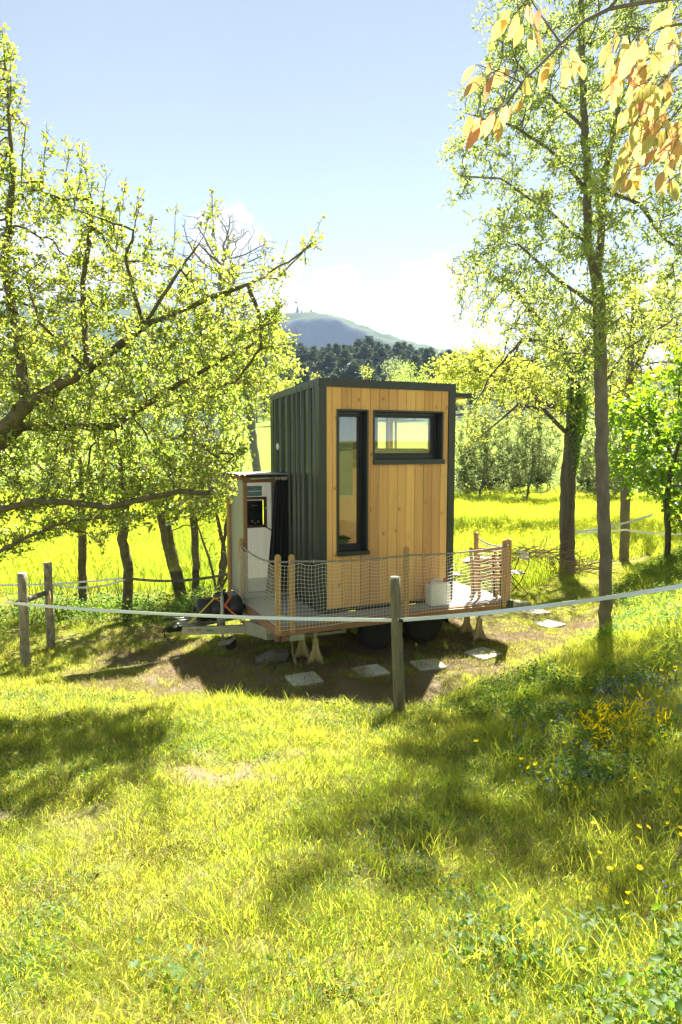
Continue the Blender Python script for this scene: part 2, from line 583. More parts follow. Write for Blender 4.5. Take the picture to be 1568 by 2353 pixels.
# foliage (reflected 1, 2; transmitted 1, 2)
leafmat('leaf_apple', (.055, .105, .02), (.12, .17, .03), (.34, .54, .035), (.74, .76, .10), .56, .06)
leafmat('leaf_ash', (.07, .13, .025), (.15, .19, .03), (.36, .52, .09), (.66, .72, .16), .55, .05)
leafmat('leaf_hedge', (.05, .10, .02), (.11, .15, .025), (.32, .54, .03), (.70, .76, .08), .56, .05)
leafmat('leaf_linden', (.035, .10, .012), (.09, .16, .02), (.20, .50, .01), (.62, .76, .02), .55, .08)
leafmat('leaf_yellow', (.12, .16, .02), (.19, .20, .03), (.46, .58, .06), (.78, .76, .10), .55, .03)
leafmat('leaf_willow', (.09, .12, .05), (.14, .16, .07), (.34, .44, .12), (.50, .56, .17), .5, .04)
leafmat('needle_pine', (.035, .065, .035), (.075, .10, .05), (.06, .11, .04), (.12, .16, .06), .25, .05)
leafmat('bud', (.16, .07, .03), (.30, .24, .17), (.30, .16, .06), (.42, .34, .22), .4, .02)
leafmat('leaf_walnut', (.26, .20, .06), (.34, .20, .09), (.78, .58, .13), (.85, .44, .17), .66, .05, w1=.6)
leafmat('leaf_walnut_green', (.20, .20, .05), (.26, .20, .06), (.62, .66, .16), (.80, .66, .16), .64, .05, w1=.6)
leafmat('leaf_walnut_red', (.26, .14, .08), (.32, .16, .10), (.76, .34, .13), (.82, .40, .20), .62, .05, w1=.5)
leafmat('grass_blade', (.10, .17, .02), (.23, .25, .045), (.46, .66, .025), (.96, .87, .10), .57, .025, .45, w1=.25, clump=.9)
leafmat('grass_dry', (.14, .10, .04), (.25, .19, .08), (.32, .22, .06), (.46, .34, .12), .4, .02, w1=.3)
leafmat('herb_leaf', (.05, .11, .02), (.11, .17, .03), (.18, .38, .02), (.42, .56, .05), .5, .025, .6, w1=.3)
leafmat('meadow_blade', (.13, .20, .03), (.21, .25, .04), (.46, .66, .03), (.80, .78, .07), .55, .02, w1=.4, clump=.15)
leafmat('petal_yellow', (.88, .70, .0), (.92, .78, .0), (.88, .70, .0), (.92, .78, .0), .4, .01)
leafmat('petal_blue', (.10, .10, .42), (.20, .22, .6), (.10, .12, .5), (.2, .24, .6), .3, .03)
leafmat('petal_white', (.7, .7, .66), (.8, .8, .78), (.6, .6, .55), (.7, .7, .66), .3, .03)

# ground surface: soil where bare, thatch under the grass, pasture green far off
m, N = new_mat('ground_soil')
out = N.n('ShaderNodeOutputMaterial'); b = N.n('ShaderNodeBsdfPrincipled'); N.l(b.outputs[0], out.inputs[0])
g = N.n('ShaderNodeNewGeometry'); at_ = N.n('ShaderNodeAttribute', attribute_name='soil'); fa = N.n('ShaderNodeAttribute', attribute_name='far'); wd = N.n('ShaderNodeAttribute', attribute_name='wood')
n1 = N.noise(g.outputs['Position'], 3, 8, .65); n2 = N.noise(g.outputs['Position'], 40, 5, .7); n3 = N.noise(g.outputs['Position'], .06, 6, .6)
soil = N.mix(n1, (.11, .085, .055), (.34, .27, .18)); soil = N.mix(N.m('MULTIPLY', n2, .8), soil, (.22, .175, .11))
thatch = N.mix(n2, (.11, .13, .02), (.28, .25, .07))
past = N.mix(n3, (.17, .25, .028), (.24, .29, .04))
past = N.mix(N.m('MULTIPLY', N.noise(g.outputs['Position'], 1.2, 6, .7), .5), past, (.13, .20, .02))
woodc = (.05, .07, .03)
c = N.mix(at_.outputs['Fac'], thatch, soil); c = N.mix(fa.outputs['Fac'], c, past); c = N.mix(wd.outputs['Fac'], c, woodc)
N.l(c, b.inputs['Base Color']); b.inputs['Roughness'].default_value = 1; b.inputs['Specular IOR Level'].default_value = .1
bp = N.n('ShaderNodeBump'); bp.inputs['Strength'].default_value = .8; bp.inputs['Distance'].default_value = .04; N.l(n2, bp.inputs['Height']); N.l(bp.outputs[0], b.inputs['Normal'])


# ------------------------------------------------------------------ ground sheet
def axis_pts(lo, a, b, hi, st, gr):
    c = list(np.arange(a, b, st)); s = st; x = b
    while x < hi: c.append(x); s *= gr; x += s
    c.append(hi); s = st; x = a - st; lo_ = []
    while x > lo: lo_.append(x); s *= gr; x -= s
    lo_.append(lo)
    return np.array(lo_[::-1] + c)


gx = axis_pts(-1500, -6, 9, 1500, .09, 1.045)
gy = axis_pts(-25, .6, 14, 900, .09, 1.03)
GX, GY = np.meshgrid(gx, gy)
GZ = ground(GX, GY)
V = np.stack([GX, GY, GZ], -1).reshape(-1, 3)
nx, ny = len(gx), len(gy)
i = np.arange(nx - 1)[None, :] + nx * np.arange(ny - 1)[:, None]
F = np.stack([i, i + 1, i + nx + 1, i + nx], -1).reshape(-1, 4)
me = np_mesh('ground', V, F, 'ground_soil', True)
for nm, val in (('soil', soil_mask(GX, GY)), ('far', sstep(17, 26, GY)), ('wood', sstep(128, 140, GY + 8 * np.sin(GX * .07)))):
    a_ = me.attributes.new(nm, 'FLOAT', 'POINT'); a_.data.foreach_set('value', np.asarray(val, dtype=np.float32).ravel())
tag(link('ground', me), kind='structure')

# ------------------------------------------------------------------ mountain
rid = [(-900, 690), (-200, 700), (300, 690), (560, 728), (640, 727), (700, 721), (745, 722), (790, 731), (830, 746), (870, 762), (920, 777), (980, 795), (1060, 812), (1250, 840), (1600, 860), (2600, 850)]
MY = 1250
rx = [at(px, py, MY).x for px, py in rid]; rz = [at(px, py, MY).z for px, py in rid]
mx_ = np.linspace(rx[0], rx[-1], 420); mt = np.linspace(0, 1, 90)
MX, MT = np.meshgrid(mx_, mt)
ridge = np.interp(MX, rx, rz)
face = sstep(-190, -120, MX) * (1 - sstep(55, 150, MX))
# quarry face drops steeply under the ridge, the flanks run out gently
prof = (1 - face) * MT ** .85 + face * (.30 * sstep(0, .7, MT) + .62 * sstep(.70, .90, MT) + .08 * sstep(.9, 1, MT))
MYY = MY - 420 * (1 - MT)
MZ = 22 + (ridge - 22) * prof + (fbm(MX, MYY, .02, 6, 4) - .5) * (26 + 26 * face) * np.sin(np.clip(MT, 0, 1) * PI) ** .5 + (fbm(MX, MYY, .09, 3, 8) - .5) * 7 * (MT > .05)
V = np.stack([MX, MYY, MZ], -1).reshape(-1, 3)
V2 = np.stack([mx_, np.full_like(mx_, MY + 300), np.full_like(mx_, 40)], -1)
V = np.concatenate([V, V2])
nx, ny = len(mx_), len(mt) + 1
i = np.arange(nx - 1)[None, :] + nx * np.arange(ny - 1)[:, None]
F = np.stack([i, i + 1, i + nx + 1, i + nx], -1).reshape(-1, 4)
m, N = new_mat('mountain_rock')
out = N.n('ShaderNodeOutputMaterial'); b = N.n('ShaderNodeBsdfPrincipled'); N.l(b.outputs[0], out.inputs[0])
g = N.n('ShaderNodeNewGeometry'); sx = N.n('ShaderNodeSeparateXYZ'); N.l(g.outputs['Normal'], sx.inputs[0])
rn = N.noise(g.outputs['Position'], .03, 9, .65); rn2 = N.noise(g.outputs['Position'], .012, 6, .6)
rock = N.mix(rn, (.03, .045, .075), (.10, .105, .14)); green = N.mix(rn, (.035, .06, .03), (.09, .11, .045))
tf = N.n('ShaderNodeAttribute', attribute_name='turf')
gm = N.m('MULTIPLY', N.m('SUBTRACT', N.m('ADD', tf.outputs['Fac'], N.m('MULTIPLY', N.m('SUBTRACT', rn2, .5), 1.4)), .35), 4, clamp=True)
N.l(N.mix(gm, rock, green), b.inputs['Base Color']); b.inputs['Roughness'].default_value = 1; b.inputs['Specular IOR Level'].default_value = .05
me = np_mesh('mountain', V, F, 'mountain_rock', True)
turf = np.clip(1 - sstep(-260, -170, MX) * (1 - sstep(20 + 150 * (1 - MT), 60 + 150 * (1 - MT), MX)) * (1 - sstep(.86, .93, MT)), 0, 1)
a_ = me.attributes.new('turf', 'FLOAT', 'POINT'); a_.data.foreach_set('value', np.concatenate([turf.ravel(), np.ones(len(mx_))]).astype(np.float32))
tag(link('mountain', me), kind='structure')


# ------------------------------------------------------------------ scattering of uncountable small plants
def scatter(name, variants, P, rot, scl, idx, mat=None, label=None, cat=None):
    """one object: the variant meshes instanced on the points P"""
    coll = bpy.data.collections.new(name + '_kinds')
    for k, me_ in enumerate(variants):
        coll.objects.link(bpy.data.objects.new('%s_%02d' % (name, k), me_))
    me_ = bpy.data.meshes.new(name)
    n = len(P)
    me_.vertices.add(n); me_.vertices.foreach_set('co', np.asarray(P, np.float32).ravel())
    for nm, ty, val in (('rot', 'FLOAT_VECTOR', rot), ('scl', 'FLOAT_VECTOR', scl)):
        a_ = me_.attributes.new(nm, ty, 'POINT'); a_.data.foreach_set('vector', np.asarray(val, np.float32).ravel())
    a_ = me_.attributes.new('pick', 'INT', 'POINT'); a_.data.foreach_set('value', np.asarray(idx, np.int32))
    o = link(name, me_)
    ng = bpy.data.node_groups.new(name, 'GeometryNodeTree')
    ng.interface.new_socket('Geometry', in_out='INPUT', socket_type='NodeSocketGeometry')
    ng.interface.new_socket('Geometry', in_out='OUTPUT', socket_type='NodeSocketGeometry')
    G = NT(ng)
    gi = G.n('NodeGroupInput'); go = G.n('NodeGroupOutput')
    ci = G.n('GeometryNodeCollectionInfo'); ci.inputs['Collection'].default_value = coll
    ci.inputs['Separate Children'].default_value = True; ci.inputs['Reset Children'].default_value = True
    ip = G.n('GeometryNodeInstanceOnPoints'); ip.inputs['Pick Instance'].default_value = True
    ar = G.n('GeometryNodeInputNamedAttribute', data_type='FLOAT_VECTOR'); ar.inputs[0].default_value = 'rot'
    as_ = G.n('GeometryNodeInputNamedAttribute', data_type='FLOAT_VECTOR'); as_.inputs[0].default_value = 'scl'
    ap = G.n('GeometryNodeInputNamedAttribute', data_type='INT'); ap.inputs[0].default_value = 'pick'
    er = G.n('FunctionNodeEulerToRotation')
    G.l(gi.outputs[0], ip.inputs['Points']); G.l(ci.outputs[0], ip.inputs['Instance'])
    G.l(ar.outputs[0], er.inputs[0]); G.l(er.outputs[0], ip.inputs['Rotation']); G.l(as_.outputs[0], ip.inputs['Scale'])
    G.l(ap.outputs[0], ip.inputs['Instance Index']); G.l(ip.outputs[0], go.inputs[0])
    md = o.modifiers.new('scatter', 'NODES'); md.node_group = ng
    return tag(o, label, cat, kind='stuff')


def blade_patch(name, n, rad, h, w, mat, rng, bend=.5, dry=0, segs=3):
    """a tuft: n curved tapering blades rooted inside radius rad"""
    r = rad * np.sqrt(rng.random(n)); a = rng.random(n) * 2 * PI
    P = np.stack([r * np.cos(a), r * np.sin(a), np.full(n, -.01)], -1)
    H = h * (.45 + .75 * rng.random(n)); L = bend * H * (.3 + rng.random(n))
    da = rng.random(n) * 2 * PI
    D = np.stack([np.cos(da), np.sin(da), np.zeros(n)], -1)
    wa = da + PI / 2 + rng.normal(0, .7, n)
    S = np.stack([np.cos(wa), np.sin(wa), np.zeros(n)], -1) * (w * (.6 + .8 * rng.random(n)))[:, None] / 2
    rows = []
    for k in range(segs):
        t = k / segs
        c = P + D * (L * t ** 1.9)[:, None] + np.array([0, 0, 1.]) * (H * (t - .16 * t ** 2 * bend * 1.5))[:, None]
        wd_ = (1 - t) ** .6 if k else .8
        rows += [c - S * wd_, c + S * wd_]
    tip = P + D * L[:, None] + np.array([0, 0, 1.]) * (H * (1 - .24 * bend))[:, None]
    rows.append(tip)
    k = len(rows)
    V = np.stack(rows, 1).reshape(-1, 3)
    base = np.arange(n)[:, None] * k
    F = []
    for s_ in range(segs - 1):
        q = 2 * s_
        F.append(base + np.array([q, q + 1, q + 3])); F.append(base + np.array([q, q + 3, q + 2]))
    q = 2 * (segs - 1)
    F.append(base + np.array([q, q + 1, q + 2]))
    me_ = np_mesh(name, V, np.concatenate(F), mat)
    if dry:
        me_.materials.append(MATS['grass_dry'])
        mi = np.zeros(len(me_.polygons), np.int32)
        isd = rng.random(n) < dry
        per = len(F)
        mi = np.concatenate([isd.astype(np.int32)] * per)
        me_.polygons.foreach_set('material_index', mi)
    return me_


LEAF_T = np.array([(0, 0, 0), (.32, .42, .10), (.72, .36, .08), (1, 0, -.08), (.72, -.36, .08), (.32, -.42, .10)])


def leaf_geo(P, D, U, L, Wd, tmpl=LEAF_T):
    """leaves as folded six-cornered blades; returns V, F (quads)"""
    D = D / np.linalg.norm(D, axis=1, keepdims=True)
    S = np.cross(D, U); S /= np.linalg.norm(S, axis=1, keepdims=True) + 1e-9
    Nn = np.cross(S, D)
    n = len(P)
    V = (P[:, None, :] + D[:, None, :] * (tmpl[None, :, 0] * L[:, None])[..., None]
         + S[:, None, :] * (tmpl[None, :, 1] * Wd[:, None])[..., None] + Nn[:, None, :] * (tmpl[None, :, 2] * L[:, None])[..., None])
    b_ = np.arange(n)[:, None] * 6
    F = np.concatenate([b_ + np.array([0, 1, 2, 3]), b_ + np.array([0, 3, 4, 5])])
    return V.reshape(-1, 3), F


def herb_patch(name, n, rad, h, lsz, mat, rng):
    """low broad-leaved weeds"""
    r = rad * np.sqrt(rng.random(n)); a = rng.random(n) * 2 * PI
    P = np.stack([r * np.cos(a), r * np.sin(a), h * rng.random(n) ** 1.3], -1)
    D = rng.normal(0, 1, (n, 3)); D[:, 2] = np.abs(D[:, 2]) * .5
    U = rng.normal(0, .45, (n, 3)) + [0, 0, 1]
    L = lsz * (.5 + rng.random(n))
    V, F = leaf_geo(P, D, U, L, L * .75)
    return np_mesh(name, V, F, mat)


def flower_patch(name, n, rad, h, sz, mat, rng, stem=True):
    V = []; F = []
    for k in range(n):
        r = rad * math.sqrt(rng.random()); a = rng.random() * 2 * PI
        c = np.array([r * math.cos(a), r * math.sin(a), h * (.6 + .5 * rng.random())])
        tl = rng.normal(0, .35, 2); s_ = sz * (.7 + .6 * rng.random())
        b_ = len(V)
        for j in range(5):
            an = 2 * PI * j / 5
            V.append(c + np.array([math.cos(an) * s_, math.sin(an) * s_, s_ * .35 + tl[0] * math.cos(an) * s_ + tl[1] * math.sin(an) * s_]))
        V.append(c)
        for j in range(5): F.append((b_ + j, b_ + (j + 1) % 5, b_ + 5))
    return np_mesh(name, np.array(V), np.array(F), mat)


def points(rng, n, x0, x1, y0, y1, dens=None, cone=1.0, margin=1.2):
    """random points within the box, kept near the part of the ground the photo shows"""
    x = rng.uniform(x0, x1, n); y = rng.uniform(y0, y1, n)
    k = np.abs(x) < .56 * y * cone + margin
    if dens is not None:
        k &= rng.random(n) < dens(x, y)
    return x[k], y[k]


def place(name, variants, x, y, rng, s0, s1, label, cat, zs=None, sink=0):
    n = len(x)
    rot = np.stack([rng.normal(0, .12, n), rng.normal(0, .12, n), rng.random(n) * 2 * PI], -1)
    s_ = rng.uniform(s0, s1, n)
    hz = s_ * (zs if zs is not None else 1)
    return scatter(name, variants, np.stack([x, y, ground(x, y) - sink], -1), rot, np.stack([s_, s_, hz], -1), rng.integers(0, len(variants), n), label=label, cat=cat)


rng = np.random.default_rng(11)
short = [blade_patch('turf_%d' % k, 130, .17, .062, .0042, 'grass_blade', rng, .8, .16) for k in range(5)]
tall = [blade_patch('tuft_%d' % k, 80, .10, .17, .0046, 'grass_blade', rng, .55, .06, 4) for k in range(5)]
lush = [blade_patch('lush_%d' % k, 95, .15, .14, .005, 'grass_blade', rng, .6, .06, 4) for k in range(4)]
straw = [blade_patch('straw_%d' % k, 60, .16, .07, .004, 'grass_dry', rng, 1.6) for k in range(3)]
herbs = [herb_patch('herb_%d' % k, 90, .15, .15, .027, 'herb_leaf', rng) for k in range(4)]
MOW = lambda x, y: np.clip(1 - 1.05 * soil_mask(x, y), .0, 1)
lawn = lambda x, y: sstep(-.4, .6, toe_d(x, y))
near = lambda x, y: (1 - .6 * sstep(6, 12, y))
tuftm = lambda x, y: sstep(.50, .62, fbm(x, y, 1.3, 3, 31))
bank = lambda x, y: sstep(.15, 1.3, x - .12 * y) * sstep(.2, 1.2, toe_d(x, y))
fore = [blade_patch('fore_%d' % k, 110, .13, .095, .0034, 'grass_blade', rng, .9, .12, 4) for k in range(5)]
x, y = points(rng, 5200, -4, 5, .7, 6.6, lambda x, y: MOW(x, y) * (.35 + .65 * sstep(.4, .6, fbm(x, y, 1.7, 3, 77))))
place('grass_near', fore, x, y, rng, .6, 1.25, 'uneven longer grass of the lawn nearest the camera', 'grass')
clov = [herb_patch('clover_%d' % k, 46, .11, .045, .018, 'herb_leaf', rng) for k in range(3)]
x, y = points(rng, 5200, -4.5, 4.5, .8, 7.5, lambda x, y: sstep(.52, .62, fbm(x, y, 1.5, 3, 63)) * .7)
place('clover', clov, x, y, rng, .7, 1.3, 'small round leaved clover mixed into the lawn', 'clover')
# turf everywhere
x, y = points(rng, 26000, -9, 14, .7, 17, lambda x, y: MOW(x, y) * (.55 + .45 * lawn(x, y)) * near(x, y) + .38 * (1 - lawn(x, y)) * (fbm(x, y, 2.5, 2, 91) > .46))
place('grass_turf', short, x, y, rng, .7, 1.35, 'short sunlit meadow grass covering the slope and the ground round the trailer', 'grass', .75 + .5 * rng.random(len(x)))
x, y = points(rng, 7000, -8, 11, .8, 16, lambda x, y: tuftm(x, y) * MOW(x, y) ** 2 * (.25 + .75 * lawn(x, y)) * .55 + .22 * (np.abs(toe_d(x, y) - .75) < .35) * (x < 1.5) * (x > -4))
place('grass_tufts', tall, x, y, rng, .6, 1.2, 'longer bright green grass tufts standing up from the lawn', 'grass')
x, y = points(rng, 9000, .2, 12, .8, 18, lambda x, y: bank(x, y) * .8)
place('bank_grass', lush, x, y, rng, .7, 1.3, 'lush shaded grass on the bank at the right', 'grass')
x, y = points(rng, 9000, -7, 12, .8, 15, lambda x, y: sstep(.5, .62, fbm(x, y, 1.9, 3, 41)) * .8)
xs2, ys2 = points(rng, 7000, -4.5, 5.5, 6.5, 13, lambda x, y: soil_mask(x, y) * .9)
x = np.concatenate([x, xs2]); y = np.concatenate([y, ys2])
place('dry_straw', straw, x, y, rng, .6, 1.3, 'dry straw coloured thatch lying among the grass', 'straw')
x, y = points(rng, 9500, -1, 12, .8, 14, lambda x, y: bank(x, y) * 1.0 * sstep(.32, .5, fbm(x, y, 1.3, 3, 51)) + .004 * MOW(x, y))
place('ground_weeds', herbs, x, y, rng, .5, 1.2, 'low leafy weeds covering the bank at the right', 'weeds')
blue = [flower_patch('speedwell_%d' % k, 26, .16, .12, .0055, 'petal_blue', rng) for k in range(3)]
x, y = points(rng, 1000, .6, 9, 2.6, 9, lambda x, y: bank(x, y) * sstep(.5, .62, fbm(x, y, 1.1, 2, 61)) * .9)
place('blue_speedwell', blue, x, y, rng, .8, 1.2, 'tiny blue speedwell flowers sprinkled over the shaded bank', 'wildflowers', .8 + .8 * rng.random(len(x)))
# meadow beyond the trailer
mead = [blade_patch('meadow_%d' % k, 120, .34, .32, .012, 'meadow_blade', rng, .5, 0, 2) for k in range(4)]
x, y = points(rng, 30000, -45, 45, 13.5, 46, lambda x, y: np.clip(.35 + 12 / y, 0, 1) * (toe_d(x, y) < -1.2) * (1 - sstep(38, 46, y)) * sstep(12.8, 14.6, y - .1 * x + .0), 1.0, 3)
place('meadow_grass', mead, x, y, rng, .8, 1.6, 'tall yellow-green meadow grass beyond the trees', 'grass')
bc = [flower_patch('meadow_flower_%d' % k, 16, .45, .40, .018, 'petal_yellow', rng) for k in range(4)]
x, y = points(rng, 9000, -45, 45, 14, 44, lambda x, y: (toe_d(x, y) < -1.2) * sstep(.42, .6, fbm(x, y, .25, 3, 71)) * .7, 1.0, 3)
place('meadow_flowers', bc, x, y, rng, .8, 1.3, 'carpet of yellow buttercups in the meadow', 'wildflowers')

# ------------------------------------------------------------------ the tiny house on its trailer
# local frame: x along the planked front, y towards the back, z up; deck level DZ above the ground
DZ = .645
TH = empty('tiny_house', (-.289, 9.194, 0), R(24.77), 'small timber cabin with black metal sides on a galvanised trailer with a netted deck', 'tiny house')
LX, LY, HF, HB = 2.153, 1.968, 3.195, 3.106
zr = lambda y: DZ + HF + (HB - HF) * y / LY          # roof height
W1 = (.255, .730, .782 + DZ, 2.79 + DZ)
W2 = (.810, 1.955, 2.035 + DZ, 2.79 + DZ)
PT = 3.084 + DZ; PB = .05 + DZ


def wall_pieces(a0, a1, z0, z1, holes):
    """rectangles left of a panel once the holes are cut"""
    res = [(a0, a1, z0, z1)]
    for (h0, h1, k0, k1) in holes:
        nxt = []
        for (p, q, r, s_) in res:
            if h1 <= p or h0 >= q or k1 <= r or k0 >= s_:
                nxt.append((p, q, r, s_)); continue
            if k1 < s_: nxt.append((p, q, k1, s_))
            if k0 > r: nxt.append((p, q, r, k0))
            zz0, zz1 = max(r, k0), min(s_, k1)
            if h0 > p: nxt.append((p, h0, zz0, zz1))
            if h1 < q: nxt.append((h1, q, zz0, zz1))
        res = nxt
    return res


cols = [.101] + [.187 + .1445 * k for k in range(13)] + [2.045]
prg = random.Random(4)
pcache = {}
for c0, c1 in zip(cols[:-1], cols[1:]):
    for (p, q, r, s_) in wall_pieces(c0, c1, PB, PT, [W1, W2]):
        w_, h_ = q - p, s_ - r
        dy = prg.uniform(-.0015, .0015)
        key = (round(w_, 3), round(h_, 3))
        if key not in pcache:
            g_ = .0022; ch = .004
            mb = MB()
            # board with chamfered long edges facing out
            mb.prism([(-w_ / 2 + g_, .02), (-w_ / 2 + g_, ch), (-w_ / 2 + g_ + ch, 0), (w_ / 2 - g_ - ch, 0), (w_ / 2 - g_, ch), (w_ / 2 - g_, .02)], 0, h_, 'xy')
            pcache[key] = mb.mesh('plank', 'plank_wood')
        link('plank', pcache[key], TH, ((p + q) / 2, dy, r))
# wall body behind the planks (dark membrane), rear, right, left with openings
mb = MB()
for (p, q, r, s_) in wall_pieces(.02, LX - .02, DZ + .02, PT + .05, [W1, W2]):
    mb.box(p, q, .024, .05, r, s_)
mb.build('wall', 'anthracite', TH)
RW = (1.84, 2.08, DZ + 2.0, DZ + 2.85)         # rear window
SW = (.62, 1.83, DZ + 2.0, DZ + 2.85)          # side window, far side
SD = (.78, 1.62, DZ + .06, DZ + 1.95)         # door under the canopy; glazed opening added to let sun brighten the inside
mb = MB()
for (p, q, r, s_) in wall_pieces(.06, LX - .06, DZ + .05, DZ + 3.04, [RW]):
    mb.box(p, q, LY - .12, LY - .09, r, s_)
mb.build('wall', 'plywood', TH)
mb = MB()
for (p, q, r, s_) in wall_pieces(.02, LX - .02, DZ + .02, DZ + 3.06, [RW]):
    mb.box(p, q, LY - .085, LY - .03, r, s_)
mb.build('wall', 'anthracite', TH)
mb = MB()
for (p, q, r, s_) in wall_pieces(.06, LY - .13, DZ + .05, DZ + 3.04, [SW, SD]): mb.box(LX - .07, LX - .045, p, q, r, s_)
mb.build('wall', 'plywood', TH)
mb = MB()
for (p, q, r, s_) in wall_pieces(.03, LY - .03, DZ + .02, DZ + 3.05, [SW, SD]): mb.box(LX - .04, LX - .012, p, q, r, s_)
mb.build('wall', 'anthracite', TH)
MB().box(.055, .08, .06, LY - .13, DZ + .05, DZ + 3.04).build('wall', 'plywood', TH)
mb = MB()
for (p, q, r, s_) in wall_pieces(.09, LX - .08, DZ + .05, DZ + 3.04, [(W1[0] + .02, W1[1] - .02, W1[2], W1[3]), (W2[0] + .02, W2[1] - .02, W2[2], W2[3])]):
    mb.box(p, q, .17, .19, r, s_)
mb.build('inner_lining', 'plywood', TH)
MB().box(.02, LX - .02, .055, LY - .1, DZ + .004, DZ + .045).build('floor', 'plywood', TH)
# roof slab
mb = MB()
n0 = [(.0, zr(0) - .02), (LX, zr(0) - .02)]
mb.v = [(.02, .02, zr(0) - .06), (LX - .02, .02, zr(0) - .06), (LX - .02, LY - .02, zr(LY) - .06), (.02, LY - .02, zr(LY) - .06),
        (.02, .02, zr(0) - .02), (LX - .02, .02, zr(0) - .02), (LX - .02, LY - .02, zr(LY) - .02), (.02, LY - .02, zr(LY) - .02)]
mb.f = [(0, 3, 2, 1), (4, 5, 6, 7), (0, 1, 5, 4), (1, 2, 6, 5), (2, 3, 7, 6), (3, 0, 4, 7)]
mb.build('roof', 'anthracite', TH)


def roof_trim(x0, y0, x1, y1, h):
    mb = MB(); t = .012
    dx, dy = x1 - x0, y1 - y0; L = math.hypot(dx, dy); nx_, ny_ = dy / L * t, -dx / L * t
    for X, Y in ((x0, y0), (x1, y1), (x1 - nx_, y1 - ny_), (x0 - nx_, y0 - ny_)):
        mb.v.append((X, Y, zr(min(max(Y, 0), LY)) - h)); 
    for X, Y in ((x0, y0), (x1, y1), (x1 - nx_, y1 - ny_), (x0 - nx_, y0 - ny_)):
        mb.v.append((X, Y, zr(min(max(Y, 0), LY))))
    mb.f = [(0, 3, 2, 1), (4, 5, 6, 7), (0, 1, 5, 4), (1, 2, 6, 5), (2, 3, 7, 6), (3, 0, 4, 7)]
    return mb.build('roof_edge', 'anthracite', TH)


roof_trim(-.006, -.016, LX + .006, -.016, .112)
roof_trim(LX + .01, -.012, LX + .01, LY + .01, .105)
roof_trim(LX, LY + .014, 0, LY + .014, .1)
roof_trim(-.014, LY + .01, -.014, -.012, .100)
MB().box(-.01, LX + .01, -.01, LY + .01, 0, .006).build('roof_sheet', 'galvanised', TH).matrix_local = Matrix.Translation((0, 0, zr(0) - .012)) @ Matrix.Rotation(math.atan2(HB - HF, LY), 4, 'X')
# corner trims (folded angles)
zt = DZ + HF - .113
MB().box(-.012, .099, -.013, .001, DZ + .01, zt).build('corner_trim', 'anthracite', TH)
MB().box(-.012, -.001, .0015, .118, DZ + .01, zr(.1) - .102).build('corner_trim', 'anthracite', TH)
MB().box(2.047, LX + .008, -.013, .001, DZ + .01, zt).build('corner_trim', 'anthracite', TH)
MB().box(LX - .004, LX + .008, .0015, .11, DZ + .01, zr(.1) - .106).build('corner_trim', 'anthracite', TH)
MB().box(-.012, -.001, 1.84, LY + .008, DZ + .01, zr(LY) - .102).build('corner_trim', 'anthracite', TH)
# screws on the trims
sm = MB().lathe([(.006, 0), (.006, -.003), (.003, -.006)], 6, axis='y').mesh('screw', 'black_frame')
for z_ in np.arange(DZ + .3, DZ + 3.05, .45):
    for xx in (.085, 2.06):
        link('screw', sm, TH, (xx, -.013, z_))
# ribbed metal sheets on the left side
ribs = [1.839, 1.571, 1.274, .971, .675, .394]


def sheet(y0, y1, ribpos, x_off):
    prof_ = []
    yv = y1
    pts = [(y1, 0)]
    for rb in sorted(ribpos, reverse=True):
        pts += [(rb + .042, 0), (rb + .024, -.034), (rb - .012, -.034), (rb - .030, 0)]
        mid = rb - .155
        if mid > y0 + .03:
            pts += [(mid + .012, 0), (mid + .004, -.005), (mid - .012, -.005), (mid - .02, 0)]
    pts.append((y0, 0))
    mb = MB(); n = len(pts)
    for zb in (0, 1):
        for y_, x_ in pts:
            mb.v.append((x_off + x_, y_, (DZ + .012) if zb == 0 else zr(y_) - .04))
        for y_, x_ in pts:
            mb.v.append((x_off + x_ + .003, y_, (DZ + .012) if zb == 0 else zr(y_) - .04))
    for k in range(n - 1):
        mb.f.append((k, k + 1, 2 * n + k + 1, 2 * n + k))
        mb.f.append((n + k, 3 * n + k, 3 * n + k + 1, n + k + 1))
    mb.f.append((0, n, 3 * n, 2 * n)); mb.f.append((n - 1, 3 * n - 1, 4 * n - 1, 2 * n - 1)[::-1])
    return mb.build('cladding_sheet', 'cladding_metal', TH)


sheet(.905, 1.86, [1.76, 1.50, 1.21, .99], .020)
sheet(.10, .900, [.80, .62, .36, .17], .014)
MB().lathe([(.05, 0), (.05, -.02), (.035, -.026)], 24, axis='x').build('vent_cap', 'white_plastic', TH, loc=(.012, 1.664, DZ + 2.287))


